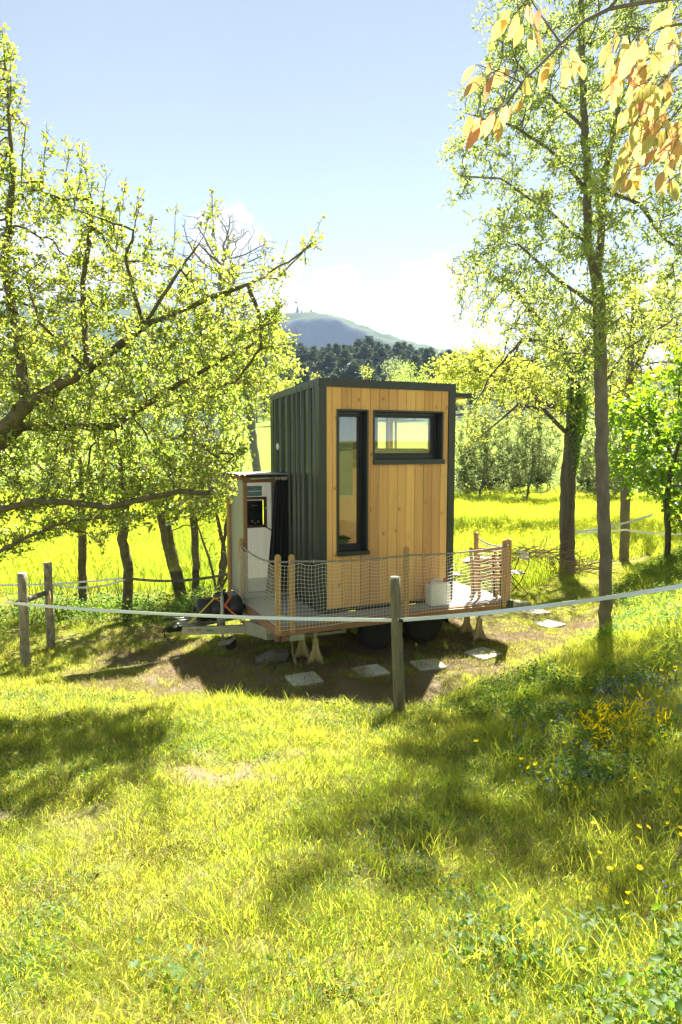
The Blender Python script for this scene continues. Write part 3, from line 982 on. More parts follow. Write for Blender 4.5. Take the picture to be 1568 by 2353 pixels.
# windows
def window(w, rec, sill_drop):
    a0, a1, z0, z1 = w
    f = MB()
    f.box(a0 - .004, a0 + .022, -.012, .14, z0 + sill_drop, z1)
    f.box(a1 - .022, a1 + .004, -.012, .14, z0 + sill_drop, z1)
    f.box(a0 + .022, a1 - .022, -.012, .14, z1 - .02, z1 + .003)
    o = f.build('window', 'anthracite', TH)
    s_ = MB(); s_.box(a0 - .008, a1 + .012, -.04, .139, z0 + sill_drop - .022, z0 + sill_drop - .001)
    s_.box(a0 - .008, a1 + .012, -.042, -.034, z0 - .002, z0 + sill_drop)
    s_.build('sill', 'anthracite', o, bev=.002)
    i0, i1, j0, j1 = a0 + .022, a1 - .022, z0 + sill_drop, z1 - .02
    fm = MB()
    t = .05
    fm.box(i0, i0 + t, rec - .025, rec + .03, j0, j1); fm.box(i1 - t, i1, rec - .025, rec + .03, j0, j1)
    fm.box(i0 + t, i1 - t, rec - .025, rec + .03, j1 - t, j1); fm.box(i0 + t, i1 - t, rec - .025, rec + .03, j0, j0 + t + .012)
    fm.build('frame', 'black_frame', o, bev=.003)
    sa = MB(); t2 = .026
    sa.box(i0 + t, i0 + t + t2, rec - .008, rec + .028, j0 + t + .012, j1 - t); sa.box(i1 - t - t2, i1 - t, rec - .008, rec + .028, j0 + t + .012, j1 - t)
    sa.box(i0 + t + t2, i1 - t - t2, rec - .008, rec + .028, j1 - t - t2, j1 - t); sa.box(i0 + t + t2, i1 - t - t2, rec - .008, rec + .028, j0 + t + .012, j0 + t + .012 + t2)
    sa.build('sash', 'black_frame', o, bev=.003)
    MB().box(i0 + t + .01, i1 - t - .01, rec + .012, rec + .020, j0 + t + .02, j1 - t - .01).build('pane', 'glass', o)
    return o


window(W1, .135, .055)
window(W2, .145, .07)
# rear window: pane and upright battens outside it
o = MB().box(RW[0], RW[1], LY - .13, LY - .125, RW[2] - .02, RW[2]).build('window', 'plywood', TH)
MB().box(RW[0] + .005, RW[1] - .005, LY - .075, LY - .069, RW[2] + .002, RW[3] - .002).build('pane', 'glass', o)
MB().box(LX - .03, LX - .024, SW[0] + .002, SW[1] - .002, SW[2] + .002, SW[3] - .002).build('pane', 'glass', o)
MB().box(LX - .034, LX - .026, SD[0] + .05, SD[1] - .05, SD[2] + .05, SD[3] - .05).build('pane', 'glass', o)
MB().box(LX - .042, LX - .018, SD[0] + .004, SD[0] + .05, SD[2] + .004, SD[3] - .004).box(LX - .042, LX - .018, SD[1] - .05, SD[1] - .004, SD[2] + .004, SD[3] - .004).build('door_frame', 'anthracite', TH)
MB().box(1.78, 1.838, LY - .16, LY - .125, DZ + 1.98, DZ + 3.0).build('batten', 'anthracite', TH)
for k in range(3):
    MB().box(-.017, .017, -.012, .012, 0, .95).build('batten', 'batten_wood', TH, loc=(1.90 + .083 * k, 1.60, DZ + 2.05))
# inside: roller blind, loft shelf with mattress, ladder leg
MB().box(.30, .60, .22, .224, DZ + 1.60, DZ + 2.80).build('roller_blind', 'blind', TH)
MB().box(.30, .60, .217, .227, DZ + 1.585, DZ + 1.60).build('blind_rail', 'white_plastic', TH)
MB().beam((.44, .42, DZ + 1.55), (.30, .42, DZ + .75), .05, .07).build('ladder_leg', 'old_post', TH)
MB().box(.72, LX - .09, .22, LY - .14, DZ + 1.98, DZ + 2.04).build('loft_floor', 'plywood', TH)
MB().box(.12, LX - .6, .22, .7, DZ + .72, DZ + .76).build('shelf', 'plywood', TH)
MB().box(.36, .44, LY - .16, LY - .15, DZ + .95, DZ + 1.1).build('paper_note', 'map_paper', TH)
# bedding on the loft
mb = MB(); nX, nY = 22, 12
for j in range(nY + 1):
    for i_ in range(nX + 1):
        u, v = i_ / nX, j / nY
        hgt = .15 + .15 * math.exp(-((u - .02) / .13) ** 2) + .02 * math.sin(9 * u + 5 * v)
        mb.v.append((.74 + u * 1.28, .24 + v * 1.4, DZ + 2.09 + hgt * (min(1, min(u, 1 - u, v, 1 - v) * 14) ** .5 if True else 1)))
for j in range(nY):
    for i_ in range(nX):
        k = j * (nX + 1) + i_; mb.f.append((k, k + 1, k + nX + 2, k + nX + 1))
o = mb.build('bedding', 'mattress', None, True)
o.matrix_world = Matrix.Translation((-.289, 9.194, 0)) @ Matrix.Rotation(R(24.77), 4, 'Z')
tag(o, 'pale grey bedding on the loft bed seen through the wide upper window', 'bedding')
# towels stacked behind the tall window
trg = random.Random(2)
for k in range(7):
    mb = MB(); n_ = 14; hh = .030
    x0, x1 = -.115 + trg.uniform(-.012, .012), .115 + trg.uniform(-.01, .02)
    for yy_ in (-.13, .13):
        for i_ in range(n_):
            u = i_ / (n_ - 1)
            mb.v.append((x0 + (x1 - x0) * u, yy_ + trg.uniform(-.005, .005), .004 * math.sin(u * 7 + k) + .003))
        for i_ in range(n_):
            u = 1 - i_ / (n_ - 1)
            mb.v.append((x0 + (x1 - x0) * u, yy_, hh * (math.sin(min(u, 1 - u) * PI / 2 / .15) if min(u, 1 - u) < .15 else 1) + .006 * math.sin(u * 9 + k * 2)))
    n2 = 2 * n_
    mb.f = [tuple(range(n2)), tuple(range(2 * n2 - 1, n2 - 1, -1))] + [(i_, i_ + n2, (i_ + 1) % n2 + n2, (i_ + 1) % n2) for i_ in range(n2)]
    o = mb.build('towel', 'towel' if k < 6 else 'towel_dark', None, True)
    o.matrix_world = Matrix.Translation((-.289, 9.194, 0)) @ Matrix.Rotation(R(24.77), 4, 'Z') @ Matrix.Translation((.47 + (.03 if k == 6 else 0), .42, DZ + .762 + .033 * k)) @ Matrix.Rotation(trg.uniform(-.1, .1), 4, 'Z')
    if k < 6:
        tag(o, 'folded brown towel, %s in the stack behind the tall narrow window' % ('lowest', 'second from the bottom', 'third from the bottom', 'middle one', 'third from the top', 'second from the top')[k], 'towel', 'folded towels stacked inside the cabin')
    else:
        tag(o, 'folded dark towel topmost of the stack behind the tall narrow window', 'towel', 'folded towels stacked inside the cabin')

# canopy over the door on the far side
mb = MB()
mb.box(LX + .012, LX + .80, .70, .735, DZ + 3.06, DZ + 3.125); mb.box(LX + .765, LX + .80, .735, 1.9, DZ + 3.06, DZ + 3.125)
o = mb.build('door_canopy', 'anthracite', TH)
for k in range(6):
    MB().box(LX + .014, LX + .76, .738 + .19 * k, .738 + .19 * k + .182, DZ + 3.065, DZ + 3.085).build('board', 'plank_wood', o)
MB().box(LX + .012, LX + .80, .70, 1.9, DZ + 3.127, DZ + 3.133).build('canopy_sheet', 'anthracite', o)

# ---------------------------------------------------------------- deck
A0, A1, B0, B1 = -.756, 2.967, -.413, 2.02
drg = random.Random(9)


def boards(x0, x1, y0, y1, along):
    w = .092
    if along == 'x':
        k = y0
        while k < y1 - .02:
            e = min(k + w, y1)
            MB().box(x0 + drg.uniform(0, .004), x1, k + .003, e - .003, DZ - .024, DZ + drg.uniform(-.001, .001)).build('deck_board', 'deck_wood', TH)
            k += w
    else:
        k = x0
        while k < x1 - .02:
            e = min(k + w, x1)
            MB().box(k + .003, e - .003, y0, y1 - drg.uniform(0, .004), DZ - .024, DZ + drg.uniform(-.001, .001)).build('deck_board', 'deck_wood', TH)
            k += w


boards(A0 + .003, A1 - .003, B0 + .022, -.014, 'x')
boards(A0 + .003, .045, -.013, B1, 'x')
boards(LX + .014, A1 - .003, -.013, B1, 'x')
# threshold strip under the planks
MB().box(.0, LX, -.012, .02, DZ + .002, PB - .004).build('skirting', 'black_frame', TH)
for (p, q) in (((A0 - .02, B0 + .01, DZ - .068), (A1 - .22, B0 + .01, DZ - .068)),):
    MB().beam(p, q, .028, .115).build('fascia_board', 'fascia_wood', TH)
MB().box(A1 - .215, A1 + .006, B0 - .008, B0 + .022, DZ - .125, DZ - .006).build('corner_plate', 'anthracite', TH)
MB().beam((A0 - .006, B0 + .03, DZ - .068), (A0 - .006, B1, DZ - .068), .028, .115).build('fascia_board', 'fascia_wood', TH)
MB().beam((A1 + .012, B0 + .03, DZ - .068), (A1 + .012, B1, DZ - .068), .026, .115).build('fascia_board', 'fascia_wood', TH)
MB().box(A0 - .02, A0 + .03, B0 + .03, B0 + .08, DZ - .2, DZ - .028).box(A0 + .06, A0 + .13, B0 + .03, B0 + .06, DZ - .21, DZ - .13).build('joist_end', 'brown_wood', TH)
MB().box(A0 + .16, A0 + .36, B0 - .006, B0 + .05, DZ - .205, DZ - .128).build('bracket_plate', 'galvanised', TH)
for xj in (-.45, .35, 1.15, 1.95, 2.75):
    MB().beam((xj, B0 + .03, DZ - .075), (xj, B1, DZ - .075), .045, .095).build('joist', 'brown_wood', TH)


# railing posts with rounded heads
def rail_post(x, y, h, lean=0, name='railing_post', z0=-.10):
    mb = MB(); w = .036; pr = [(-w, z0), (w, z0)]
    for k in range(7):
        a = PI * k / 6
        pr.append((w * math.cos(a), h - w + w * math.sin(a)))
    mb.prism(pr, -.022, .022, 'xz')
    return mb.build(name, 'post_wood', TH, bev=.004, loc=(x, y, DZ))


posts = [(-.735, 1.29, .93), (-.745, -.40, .93), (-.560, -.40, .92), (1.125, -.40, .92), (2.80, -.40, .92), (2.93, -.34, .92), (2.90, .44, .93)]
for p in posts:
    o = rail_post(*p)
    if p[1] > 0 or p[0] == 2.93:
        o.rotation_euler = (0, 0, R(90))
TH.children[-1].rotation_euler = (R(-3), 0, R(90))

# rope: sags between posts
ROPE = [((-.735, 1.27), (-.745, -.40), .84, .84, .075), ((-.745, -.43), (-.56, -.43), .84, .835, .006), ((-.56, -.43), (1.125, -.43), .835, .80, .028),
        ((1.125, -.43), (2.80, -.43), .80, .825, .03), ((2.80, -.43), (2.955, -.34), .825, .83, .004), ((2.955, -.34), (2.92, .44), .83, .84, .07)]
mb = MB()
railpath = []
for (p, q, h0, h1, sag) in ROPE:
    pts = []
    for k in range(21):
        u = k / 20
        pts.append((p[0] + (q[0] - p[0]) * u, p[1] + (q[1] - p[1]) * u, DZ + h0 + (h1 - h0) * u - sag * 4 * u * (1 - u)))
    mb.tube(pts, .0125, 7)
    railpath += pts
mb.build('rope', 'rope', TH, True)
# netting hung on the rope, edge scalloped between ties, sagging below onto the deck edge
rp = np.array(railpath)
seg = np.r_[0, np.cumsum(np.linalg.norm(np.diff(rp[:, :2], axis=0), axis=1))]
Ltot = seg[-1]
CW = .0475
nc = int(Ltot / CW); nr = 17
U = np.linspace(0, Ltot, nc + 1)
px_, py_, pz_ = [np.interp(U, seg, rp[:, k]) for k in range(3)]
nrg = np.random.default_rng(3)
sc_ = .035 * np.abs(np.sin(U * PI / .33)) ** .8
out_n = np.stack([np.gradient(py_), -np.gradient(px_)], -1); out_n /= np.linalg.norm(out_n, axis=1, keepdims=True) + 1e-9
grid = np.zeros((nr + 1, nc + 1, 3))
bott = DZ - .035 + .012 * np.sin(U * 2.1)
for r_ in range(nr + 1):
    v = r_ / nr
    top = pz_ - .018 - sc_
    grid[r_, :, 0] = px_; grid[r_, :, 1] = py_
    grid[r_, :, 2] = top * (1 - v) + bott * v + nrg.normal(0, .0022, nc + 1)
    push = .012 + .022 * math.sin(v * PI) + .008 * np.sin(U * 3.3 + v * 2)
    grid[r_, :, :2] += out_n * push[:, None] * -1 * -1
    shiftu = .010 * np.sin(U * 5 + v * 3) + .006 * np.sin(v * 9 + U)
    tng = np.stack([np.gradient(px_), np.gradient(py_)], -1); tng /= np.linalg.norm(tng, axis=1, keepdims=True)
    grid[r_, :, :2] += tng * (shiftu + nrg.normal(0, .002, nc + 1))[:, None]


def cords(P, Q, r):
    """many thin three-sided cords from P to Q"""
    D = Q - P; D /= np.linalg.norm(D, axis=1, keepdims=True) + 1e-9
    ref = np.where(np.abs(D[:, 2:3]) < .8, np.array([[0, 0, 1.]]), np.array([[1., 0, 0]]))
    S = np.cross(D, ref); S /= np.linalg.norm(S, axis=1, keepdims=True); T = np.cross(D, S)
    n = len(P); vs = []
    for E_ in (P, Q):
        for k in range(3):
            a = 2 * PI * k / 3
            vs.append(E_ + (S * math.cos(a) + T * math.sin(a)) * (r if np.isscalar(r) else r[:, None]))
    V = np.stack(vs, 1).reshape(-1, 3); b_ = np.arange(n)[:, None] * 6
    F = np.concatenate([b_ + np.array(q) for q in ((0, 1, 4, 3), (1, 2, 5, 4), (2, 0, 3, 5))])
    return V, F


P_ = np.concatenate([grid[:-1].reshape(-1, 3), grid[:, :-1].reshape(-1, 3)])
Q_ = np.concatenate([grid[1:].reshape(-1, 3), grid[:, 1:].reshape(-1, 3)])
V, F = cords(P_, Q_, .0023)
V2, F2 = cords(np.concatenate([grid[0, :-1], grid[-1, :-1]]), np.concatenate([grid[0, 1:], grid[-1, 1:]]), .0042)
tie = MB()
for uu in np.arange(.2, Ltot, .33):
    tx_, ty_, tz_ = [float(np.interp(uu, seg, rp[:, k])) for k in range(3)]
    tie.tube([(tx_, ty_, tz_ - .02), (tx_ - .012, ty_ - .016, tz_), (tx_, ty_, tz_ + .018), (tx_ + .008, ty_ + .014, tz_)], .003, 4, False)
o = tie.build('net_ties', 'net_cord', TH); o['kind'] = 'stuff'
o = link('safety_net', np_mesh('safety_net', np.concatenate([V, V2]), np.concatenate([F, F2 + len(V)]), 'net_cord'), TH)

# ---------------------------------------------------------------- shower cubicle on the left end of the deck
SH = MB().box(-.70, -.012, 1.22, 2.0, DZ + .03, DZ + .10).build('shower_cubicle', 'deck_wood', TH)
for (x, y) in ((-.665, 1.26), (-.665, 1.965), (-.165, 1.245)):
    MB().box(x - .025, x + .025, y - .03, y + .03, DZ + .10, DZ + 1.80).build('post', 'brown_wood' if x > -.3 else 'fascia_wood', SH, bev=.002)
MB().box(-.735, -.70, 1.93, 2.03, DZ - .1, DZ + 1.79).build('post', 'post_wood', SH)
MB().box(-.69, -.672, 1.293, 1.933, DZ + .02, DZ + 1.79).build('side_panel', 'polycarbonate', SH)
mb = MB()
for (p, q, r, s_) in wall_pieces(-.638, -.012, DZ + .16, DZ + 1.78, [(-.50, -.14, DZ + 1.05, DZ + 1.425)]):
    mb.box(p, q, 1.955, 1.967, r, s_)
mb.build('back_panel', 'polycarbonate', SH)
mb = MB()
for (p, q, r, s_) in ((-.585, -.11, DZ + 1.45, DZ + 1.49), (-.585, -.11, DZ + 1.00, DZ + 1.035), (-.15, -.11, DZ + 1.035, DZ + 1.45), (-.585, -.545, DZ + 1.035, DZ + 1.45)):
    mb.box(p, q, 1.90, 1.953, r, s_)
mb.build('heater_frame', 'brown_wood', SH, bev=.002)
HT = MB().box(-.50, -.192, 1.86, 1.98, DZ + 1.04, DZ + 1.432).build('water_heater', 'black_plastic', SH, bev=.006)
for (x, z_, r_) in ((-.372, 1.108, .020), (-.275, 1.103, .020), (-.326, 1.078, .016)):
    MB().lathe([(r_, 0), (r_, -.012), (r_ * .7, -.02), (.002, -.02)], 14, axis='y').build('dial', 'dial_metal', HT, True, loc=(x, 1.859, DZ + z_))
MB().box(-.172, -.158, 1.97, 1.985, DZ + 1.04, DZ + 1.44).build('gas_pipe', 'yellow_pipe', SH)
MB().lathe([(.018, 0), (.018, -.012)], 12, axis='y').build('valve', 'map_paper', SH, loc=(-.135, 1.899, DZ + 1.31))
MB().tube([(-.2, 1.86, DZ + 1.05), (-.13, 1.84, DZ + 1.0), (-.06, 1.80, DZ + .95)], .009, 6).build('hose', 'rubber', SH, True)
MB().box(-.62, -.175, 1.948, 1.952, DZ + 1.585, DZ + 1.665).build('map_print', 'map_paper', SH)
MB().box(-.62, -.175, 1.948, 1.952, DZ + 1.50, DZ + 1.578).build('map_print', 'map_paper', SH)
mb = MB(); mb.box(-.70, -.0, 1.225, 1.262, DZ + 1.755, DZ + 1.80)
mb.box(-.72, -.01, 1.20, 1.245, DZ + 1.802, DZ + 1.835); mb.box(-.73, -.01, 1.93, 2.0, DZ + 1.80, DZ + 1.87); mb.box(-.73, -.69, 1.25, 1.93, DZ + 1.80, DZ + 1.85)
mb.build('top_rail', 'brown_wood', SH)
mb = MB(); mb.box(-.76, -.015, 1.18, 2.03, DZ + 1.872, DZ + 1.884)
mb.build('cubicle_roof', 'galvanised', SH)
MB().box(-.64, -.02, 1.30, 1.94, DZ + .102, DZ + .19).build('shower_tray', 'white_plastic', SH, bev=.01)
MB().tube([(-.60, 1.165, DZ + 1.815), (-.013, 1.165, DZ + 1.822)], .011, 10).build('curtain_rod', 'galvanised', SH, True)
# dark curtain drawn to the right, folds flaring out at the foot
mb = MB(); nU, nV = 60, 14
for j in range(nV + 1):
    v = j / nV
    xl = -.215 * (1 - v) + -.405 * v; xr = -.022
    for i_ in range(nU + 1):
        u = i_ / nU
        amp = .020 + .018 * v
        mb.v.append((xl + (xr - xl) * (u ** (1 - .35 * v)), 1.165 + amp * math.sin(u * 34 + 1.1 * math.sin(u * 7)) - .05 * v * (1 - u), DZ + 1.79 - 1.69 * v))
for j in range(nV):
    for i_ in range(nU):
        k = j * (nU + 1) + i_; mb.f.append((k, k + 1, k + nU + 2, k + nU + 1))
o = mb.build('shower_curtain', 'curtain', SH, True)
sl = o.modifiers.new('cloth', 'SOLIDIFY'); sl.thickness = .002
for x in (-.212, -.165, -.118, -.10, -.082, -.066, -.05):
    pts = [(x, 1.165 + .022 * math.cos(a), DZ + 1.812 + .024 * math.sin(a)) for a in np.linspace(0, 2 * PI, 11)]
    MB().tube(pts, .0035, 4, False).build('curtain_ring', 'white_plastic', SH)


def text(body, size, mat, parent, loc, rot, name, ext=.0005):
    cu_ = bpy.data.curves.new(name, 'FONT'); cu_.body = body; cu_.size = size; cu_.extrude = ext; cu_.align_x = 'CENTER'
    ob = bpy.data.objects.new('tmp', cu_); COL.objects.link(ob)
    dg = bpy.context.evaluated_depsgraph_get()
    me_ = bpy.data.meshes.new_from_object(ob.evaluated_get(dg))
    bpy.data.objects.remove(ob)
    me_.materials.clear(); me_.materials.append(MATS[mat])
    return link(name, me_, parent, loc, rot=rot)


text('CAMPLUX', .022, 'white_print', HT, (-.330, 1.857, DZ + 1.352), (R(90), 0, 0), 'lettering')

# ---------------------------------------------------------------- trailer
mb = MB()
for y in (.10, 1.86):
    mb.box(-.70, 2.75, y - .03, y + .03, DZ - .23, DZ - .125)
for x in (-.68, .1, .55, 1.35, 2.05, 2.72):
    mb.box(x - .03, x + .03, .131, 1.829, DZ - .225, DZ - .13)
mb.build('chassis', 'galvanised', TH)
# hanging side frame in front of the wheels and mudguard stays
mb = MB()
for p, q in (((-.55, .03, DZ - .29), (.38, .03, DZ - .29)), ((.38, .03, DZ - .31), (.38, .03, DZ - .15)), ((-.02, .03, DZ - .31), (-.02, .03, DZ - .15)), ((.41, .03, DZ - .17), (.72, .03, DZ - .14)), ((.72, .03, DZ - .14), (.84, .03, DZ - .22))):
    mb.beam(p, q, .04, .035)
mb.beam((2.02, .03, DZ - .19), (2.45, .03, DZ - .13), .03, .05)
mb.build('side_bar', 'galvanised', TH)
mb = MB()
mb.beam((-.60, .50, DZ - .255), (-1.70, .86, DZ - .255), .06, .11); mb.beam((-.60, 1.46, DZ - .255), (-1.70, 1.10, DZ - .255), .06, .11)
mb.prism([(-1.52, .86), (-1.74, .90), (-1.74, 1.06), (-1.52, 1.10)], DZ - .20, DZ - .19, 'xy')
mb.prism([(-.72, .14), (-.60, .14), (-.60, .52), (-.90, .60)], DZ - .32, DZ - .14, 'xy')
DB = mb.build('drawbar', 'galvanised', TH)
text('TRE 400', .055, 'ink', DB, (-1.56, .780, DZ - .262), (R(90), 0, R(-18.1)), 'lettering')
o = MB().box(-.05, .05, -.0015, 0, -.016, .016).build('sticker', 'green_sticker', DB); o.location = (-1.36, .717, DZ - .255); o.rotation_euler = (0, 0, R(-18.1))
o = MB().lathe([(.022, 0), (.022, -.008), (.01, -.014)], 10, axis='y').build('bolt', 'dial_metal', DB); o.location = (-.75, .517, DZ - .25)
pr = [(.03, 0)]
for k in range(7):
    pr += [(.055, .01 + .026 * k), (.038, .023 + .026 * k)]
pr += [(.03, .2)]
MB().lathe([(r_, -z_) for r_, z_ in pr], 16, axis='x').build('coupling_bellows', 'rubber', TH, True, loc=(-1.70, .98, DZ - .25))
MB().tube([(-1.89, .98, DZ - .25), (-2.02, .98, DZ - .25)], [.03, .035], 12).build('coupling_head', 'brown_wood', TH, True)
mb = MB(); mb.tube([(-1.55, .98, DZ - .12), (-1.78, .96, DZ - .095)], .014, 8); 
mb.build('handbrake_bar', 'galvanised', TH, True)
MB().tube([(-1.78, .96, DZ - .095), (-1.93, .95, DZ - .09)], .02, 8).build('handbrake_grip', 'black_plastic', TH, True)
mb = MB(); mb.beam((-1.72, .98, DZ - .165), (-1.40, .98, DZ - .15), .09, .05); mb.beam((-1.60, .95, DZ - .135), (-1.28, .92, DZ - .16), .02, .015); mb.box(-1.32, -1.2, .93, 1.03, DZ - .2, DZ - .10)
mb.build('brake_linkage', 'galvanised', TH)
mb = MB()
mb.tube([(-1.70, .95, DZ - .13), (-1.82, .90, DZ - .15), (-1.94, .92, DZ - .24), (-1.93, .93, DZ - .36), (-1.83, .92, DZ - .43), (-1.73, .9, DZ - .34)], .007, 5)
mb.tube([(-1.6, .93, DZ - .14), (-1.75, .88, DZ - .11), (-1.9, .9, DZ - .17), (-1.97, .94, DZ - .28), (-1.88, .93, DZ - .38)], .007, 5)
mb.build('cable', 'rubber', TH, True)
# jockey wheel
JW = MB().tube([(-1.16, .78, DZ - .33), (-1.16, .78, DZ + .20)], .026, 14).build('jockey_wheel', 'galvanised', TH, True)
MB().tube([(-1.16, .78, DZ + .20), (-1.16, .78, DZ + .25)], .016, 10).tube([(-1.16, .78, DZ - .42), (-1.16, .78, DZ - .33)], .018, 10).build('inner_tube', 'galvanised', JW, True)
MB().tube([(-1.14, .77, DZ + .22), (-1.13, .77, DZ + .275)], .01, 6).tube([(-1.15, .77, DZ + .275), (-1.11, .77, DZ + .285)], .02, 8).build('crank_handle', 'black_plastic', JW, True)
mb = MB(); mb.prism([(-1.23, DZ - .50), (-1.23, DZ - .455), (-1.19, DZ - .43), (-1.12, DZ - .43), (-1.06, DZ - .42), (-.99, DZ - .40), (-.97, DZ - .42), (-1.02, DZ - .46), (-1.08, DZ - .50)], .755, .76, 'xz')
mb.build('wheel_fork', 'galvanised', JW)
MB().lathe([(.05, -.02), (.085, -.02), (.09, 0), (.085, .02), (.05, .02)], 20, axis='y').build('wheel', 'rubber', JW, True, loc=(-1.04, .80, DZ - .50))
MB().box(-1.22, -1.11, .80, .87, DZ - .31, DZ - .1).build('clamp', 'galvanised', JW)
# road wheels
for k, a in enumerate((.95, 1.72)):
    for y in (.02, 1.78):
        w = MB().lathe([(.19, -.0), (.27, -.0), (.298, .02), (.305, .05), (.305, .13), (.298, .155), (.27, .175), (.19, .175)], 32, axis='y').build('wheel', 'rubber', TH, True, loc=(a, y, .305))
        MB().lathe([(.185, .02), (.18, .04), (.12, .05), (.06, .03), (.05, .015)], 24, axis='y').build('rim', 'steel_dark', w, True)
    MB().tube([(a, .19, .305), (a, 1.77, .305)], .03, 8).build('axle', 'steel_dark', TH, True)
for y in (.01, 1.76):
    mb = MB(); pts = [(.56, .28), (.60, .42), (.72, .50), (1.95, .50), (2.07, .42), (2.11, .28)]
    for p, q in zip(pts[:-1], pts[1:]):
        mb.beam((p[0], y + .09, p[1]), (q[0], y + .09, q[1]), .2, .008)
    mb.build('mudguard', 'steel_dark', TH)
# the light at the rear corner
MB().lathe([(.03, 0), (.028, .02), (.012, .03)], 14, axis='x').build('tail_light', 'red_plastic', TH, loc=(2.78, .1, DZ - .22))
# jacks with flared cross-plate feet
FL = [(.0, 0), (.165, 0), (.155, .03), (.105, .085), (.065, .17), (.05, .26), (.048, .32), (0, .32)]
for (x, y, zt_, zb_) in ((-.10, -.08, DZ - .20, 0), (-.165, .26, DZ - .20, 0), (2.60, -.09, DZ - .14, 0), (2.63, .27, DZ - .14, .0)):
    J = MB().tube([(0, 0, .02), (0, 0, zt_)], .021, 12).build('support_jack', 'jack_paint', TH, True, loc=(x, y, zb_))
    for rot_ in (.35, .35 + PI / 2):
        mb = MB(); poly = [(a, b_) for a, b_ in FL[1:-1]] + [(-a, b_) for a, b_ in FL[1:-1]][::-1]
        mb.prism(poly, -.004, .004, 'xz')
        f = mb.build('foot_plate', 'jack_paint', J); f.rotation_euler = (0, 0, rot_)
    MB().lathe([(.028, zt_ - .06), (.028, zt_ - .035)], 12).build('collar', 'dial_metal', J)
# ------------------------------------------------------------------ things on and round the trailer
MW = Matrix.Translation((-.289, 9.194, 0)) @ Matrix.Rotation(R(24.77), 4, 'Z')
LW = lambda x, y, z=0: MW @ Vector((x, y, z))


def thing_at(name, x, y, z, rz=0, **kw):
    return empty(name, LW(x, y, z), R(24.77) + rz, **kw)


# water tank lying on the drawbar
T = thing_at('water_tank', -1.16, .98, DZ - .195, label='black plastic water tank lying on the drawbar under orange straps', cat='water tank')
pr = [(.002, -.335), (.10, -.335), (.15, -.32), (.168, -.29), (.17, -.15), (.160, -.14), (.160, -.12), (.17, -.11), (.17, .11), (.160, .12), (.160, .14), (.17, .15), (.168, .29), (.15, .32), (.10, .335), (.002, .335)]
MB().lathe(pr, 32, axis='x').build('barrel', 'black_plastic', T, True, loc=(0, 0, .175))
MB().lathe([(.095, 0), (.098, .02), (.098, .055), (.09, .065), (.075, .065), (.072, .05), (.0, .05)], 26).build('lid', 'black_plastic', T, True, loc=(.03, -.02, .335))
MB().lathe([(.03, 0), (.03, -.03), (.018, -.035)], 12, axis='x').build('bung', 'black_plastic', T, True, loc=(-.335, 0, .2))
MB().lathe([(.03, 0), (.03, .05), (.018, .055)], 12, axis='x').build('outlet', 'black_plastic', T, True, loc=(.335, 0, .17))
mb = MB(); mb.tube([(-1.18, .82, DZ + .17), (-1.26, .84, DZ + .16), (-1.42, .82, DZ + .02), (-1.55, .82, DZ - .10), (-1.62, .85, DZ - .16)], .011, 8)
o = mb.build('garden_hose', 'yellow_pipe', None, True); o.matrix_world = MW
tag(o, 'yellow hose running from the black water tank lid down to the drawbar', 'hose')


def ribbon(pts, w, mat, name, side=(0, 1, 0), th=.0015, parent=None):
    pts = [Vector(p) for p in pts]; mb = MB(); n = len(pts)
    for i_, p in enumerate(pts):
        d = (pts[min(i_ + 1, n - 1)] - pts[max(i_ - 1, 0)]).normalized()
        s_ = Vector(side); s_ = (s_ - d * s_.dot(d)).normalized(); nn = d.cross(s_)
        for a, b_ in ((-1, -1), (1, -1), (1, 1), (-1, 1)):
            mb.v.append(tuple(p + s_ * a * w / 2 + nn * b_ * th / 2))
    for i_ in range(n - 1):
        for k in range(4):
            a = 4 * i_ + k; b_ = 4 * i_ + (k + 1) % 4
            mb.f.append((a, b_, b_ + 4, a + 4))
    mb.f += [(0, 1, 2, 3), tuple(4 * (n - 1) + k for k in (3, 2, 1, 0))]
    return mb.build(name, mat, parent)


C0 = (-1.16, .98, DZ - .02)        # tank centre


def wrap(x0, x1, a0, a1, n=14, r=.176):
    return [(x0 + (x1 - x0) * k / n, .98 - r * math.cos(a0 + (a1 - a0) * k / n), DZ - .02 + r * math.sin(a0 + (a1 - a0) * k / n)) for k in range(n + 1)]


S1 = empty('ratchet_strap', tuple(LW(-1.0, .75, DZ - .2)), R(24.77), 'orange ratchet strap crossed over the black water tank', 'strap')
for nm, pts in (('strap_band', wrap(-1.36, -1.02, R(120), R(-10)) + [(-.93, .78, DZ - .12), (-.90, .60, DZ - .19)]), ('strap_band', wrap(-.98, -1.17, R(75), R(0)) + [(-1.19, .79, DZ - .1)]),
                ('strap_band', [(-.90, .595, DZ - .14), (-.895, .575, DZ - .20), (-.893, .567, DZ - .33)])):
    o = ribbon(pts, .026, 'orange_strap', nm, side=(1, 0, 0)); o.matrix_world = MW; w_ = o.matrix_world.copy(); o.parent = S1; o.matrix_parent_inverse = (Matrix.Translation(LW(-1.0, .75, DZ - .2)) @ Matrix.Rotation(R(24.77), 4, 'Z')).inverted()
o = MB().box(-.03, .03, -.012, .012, -.015, .02).tube([(-.03, -.01, .015), (.03, -.01, .015)], .01, 8).build('ratchet', 'dial_metal', S1); o.location = (.08, -.15, .05)

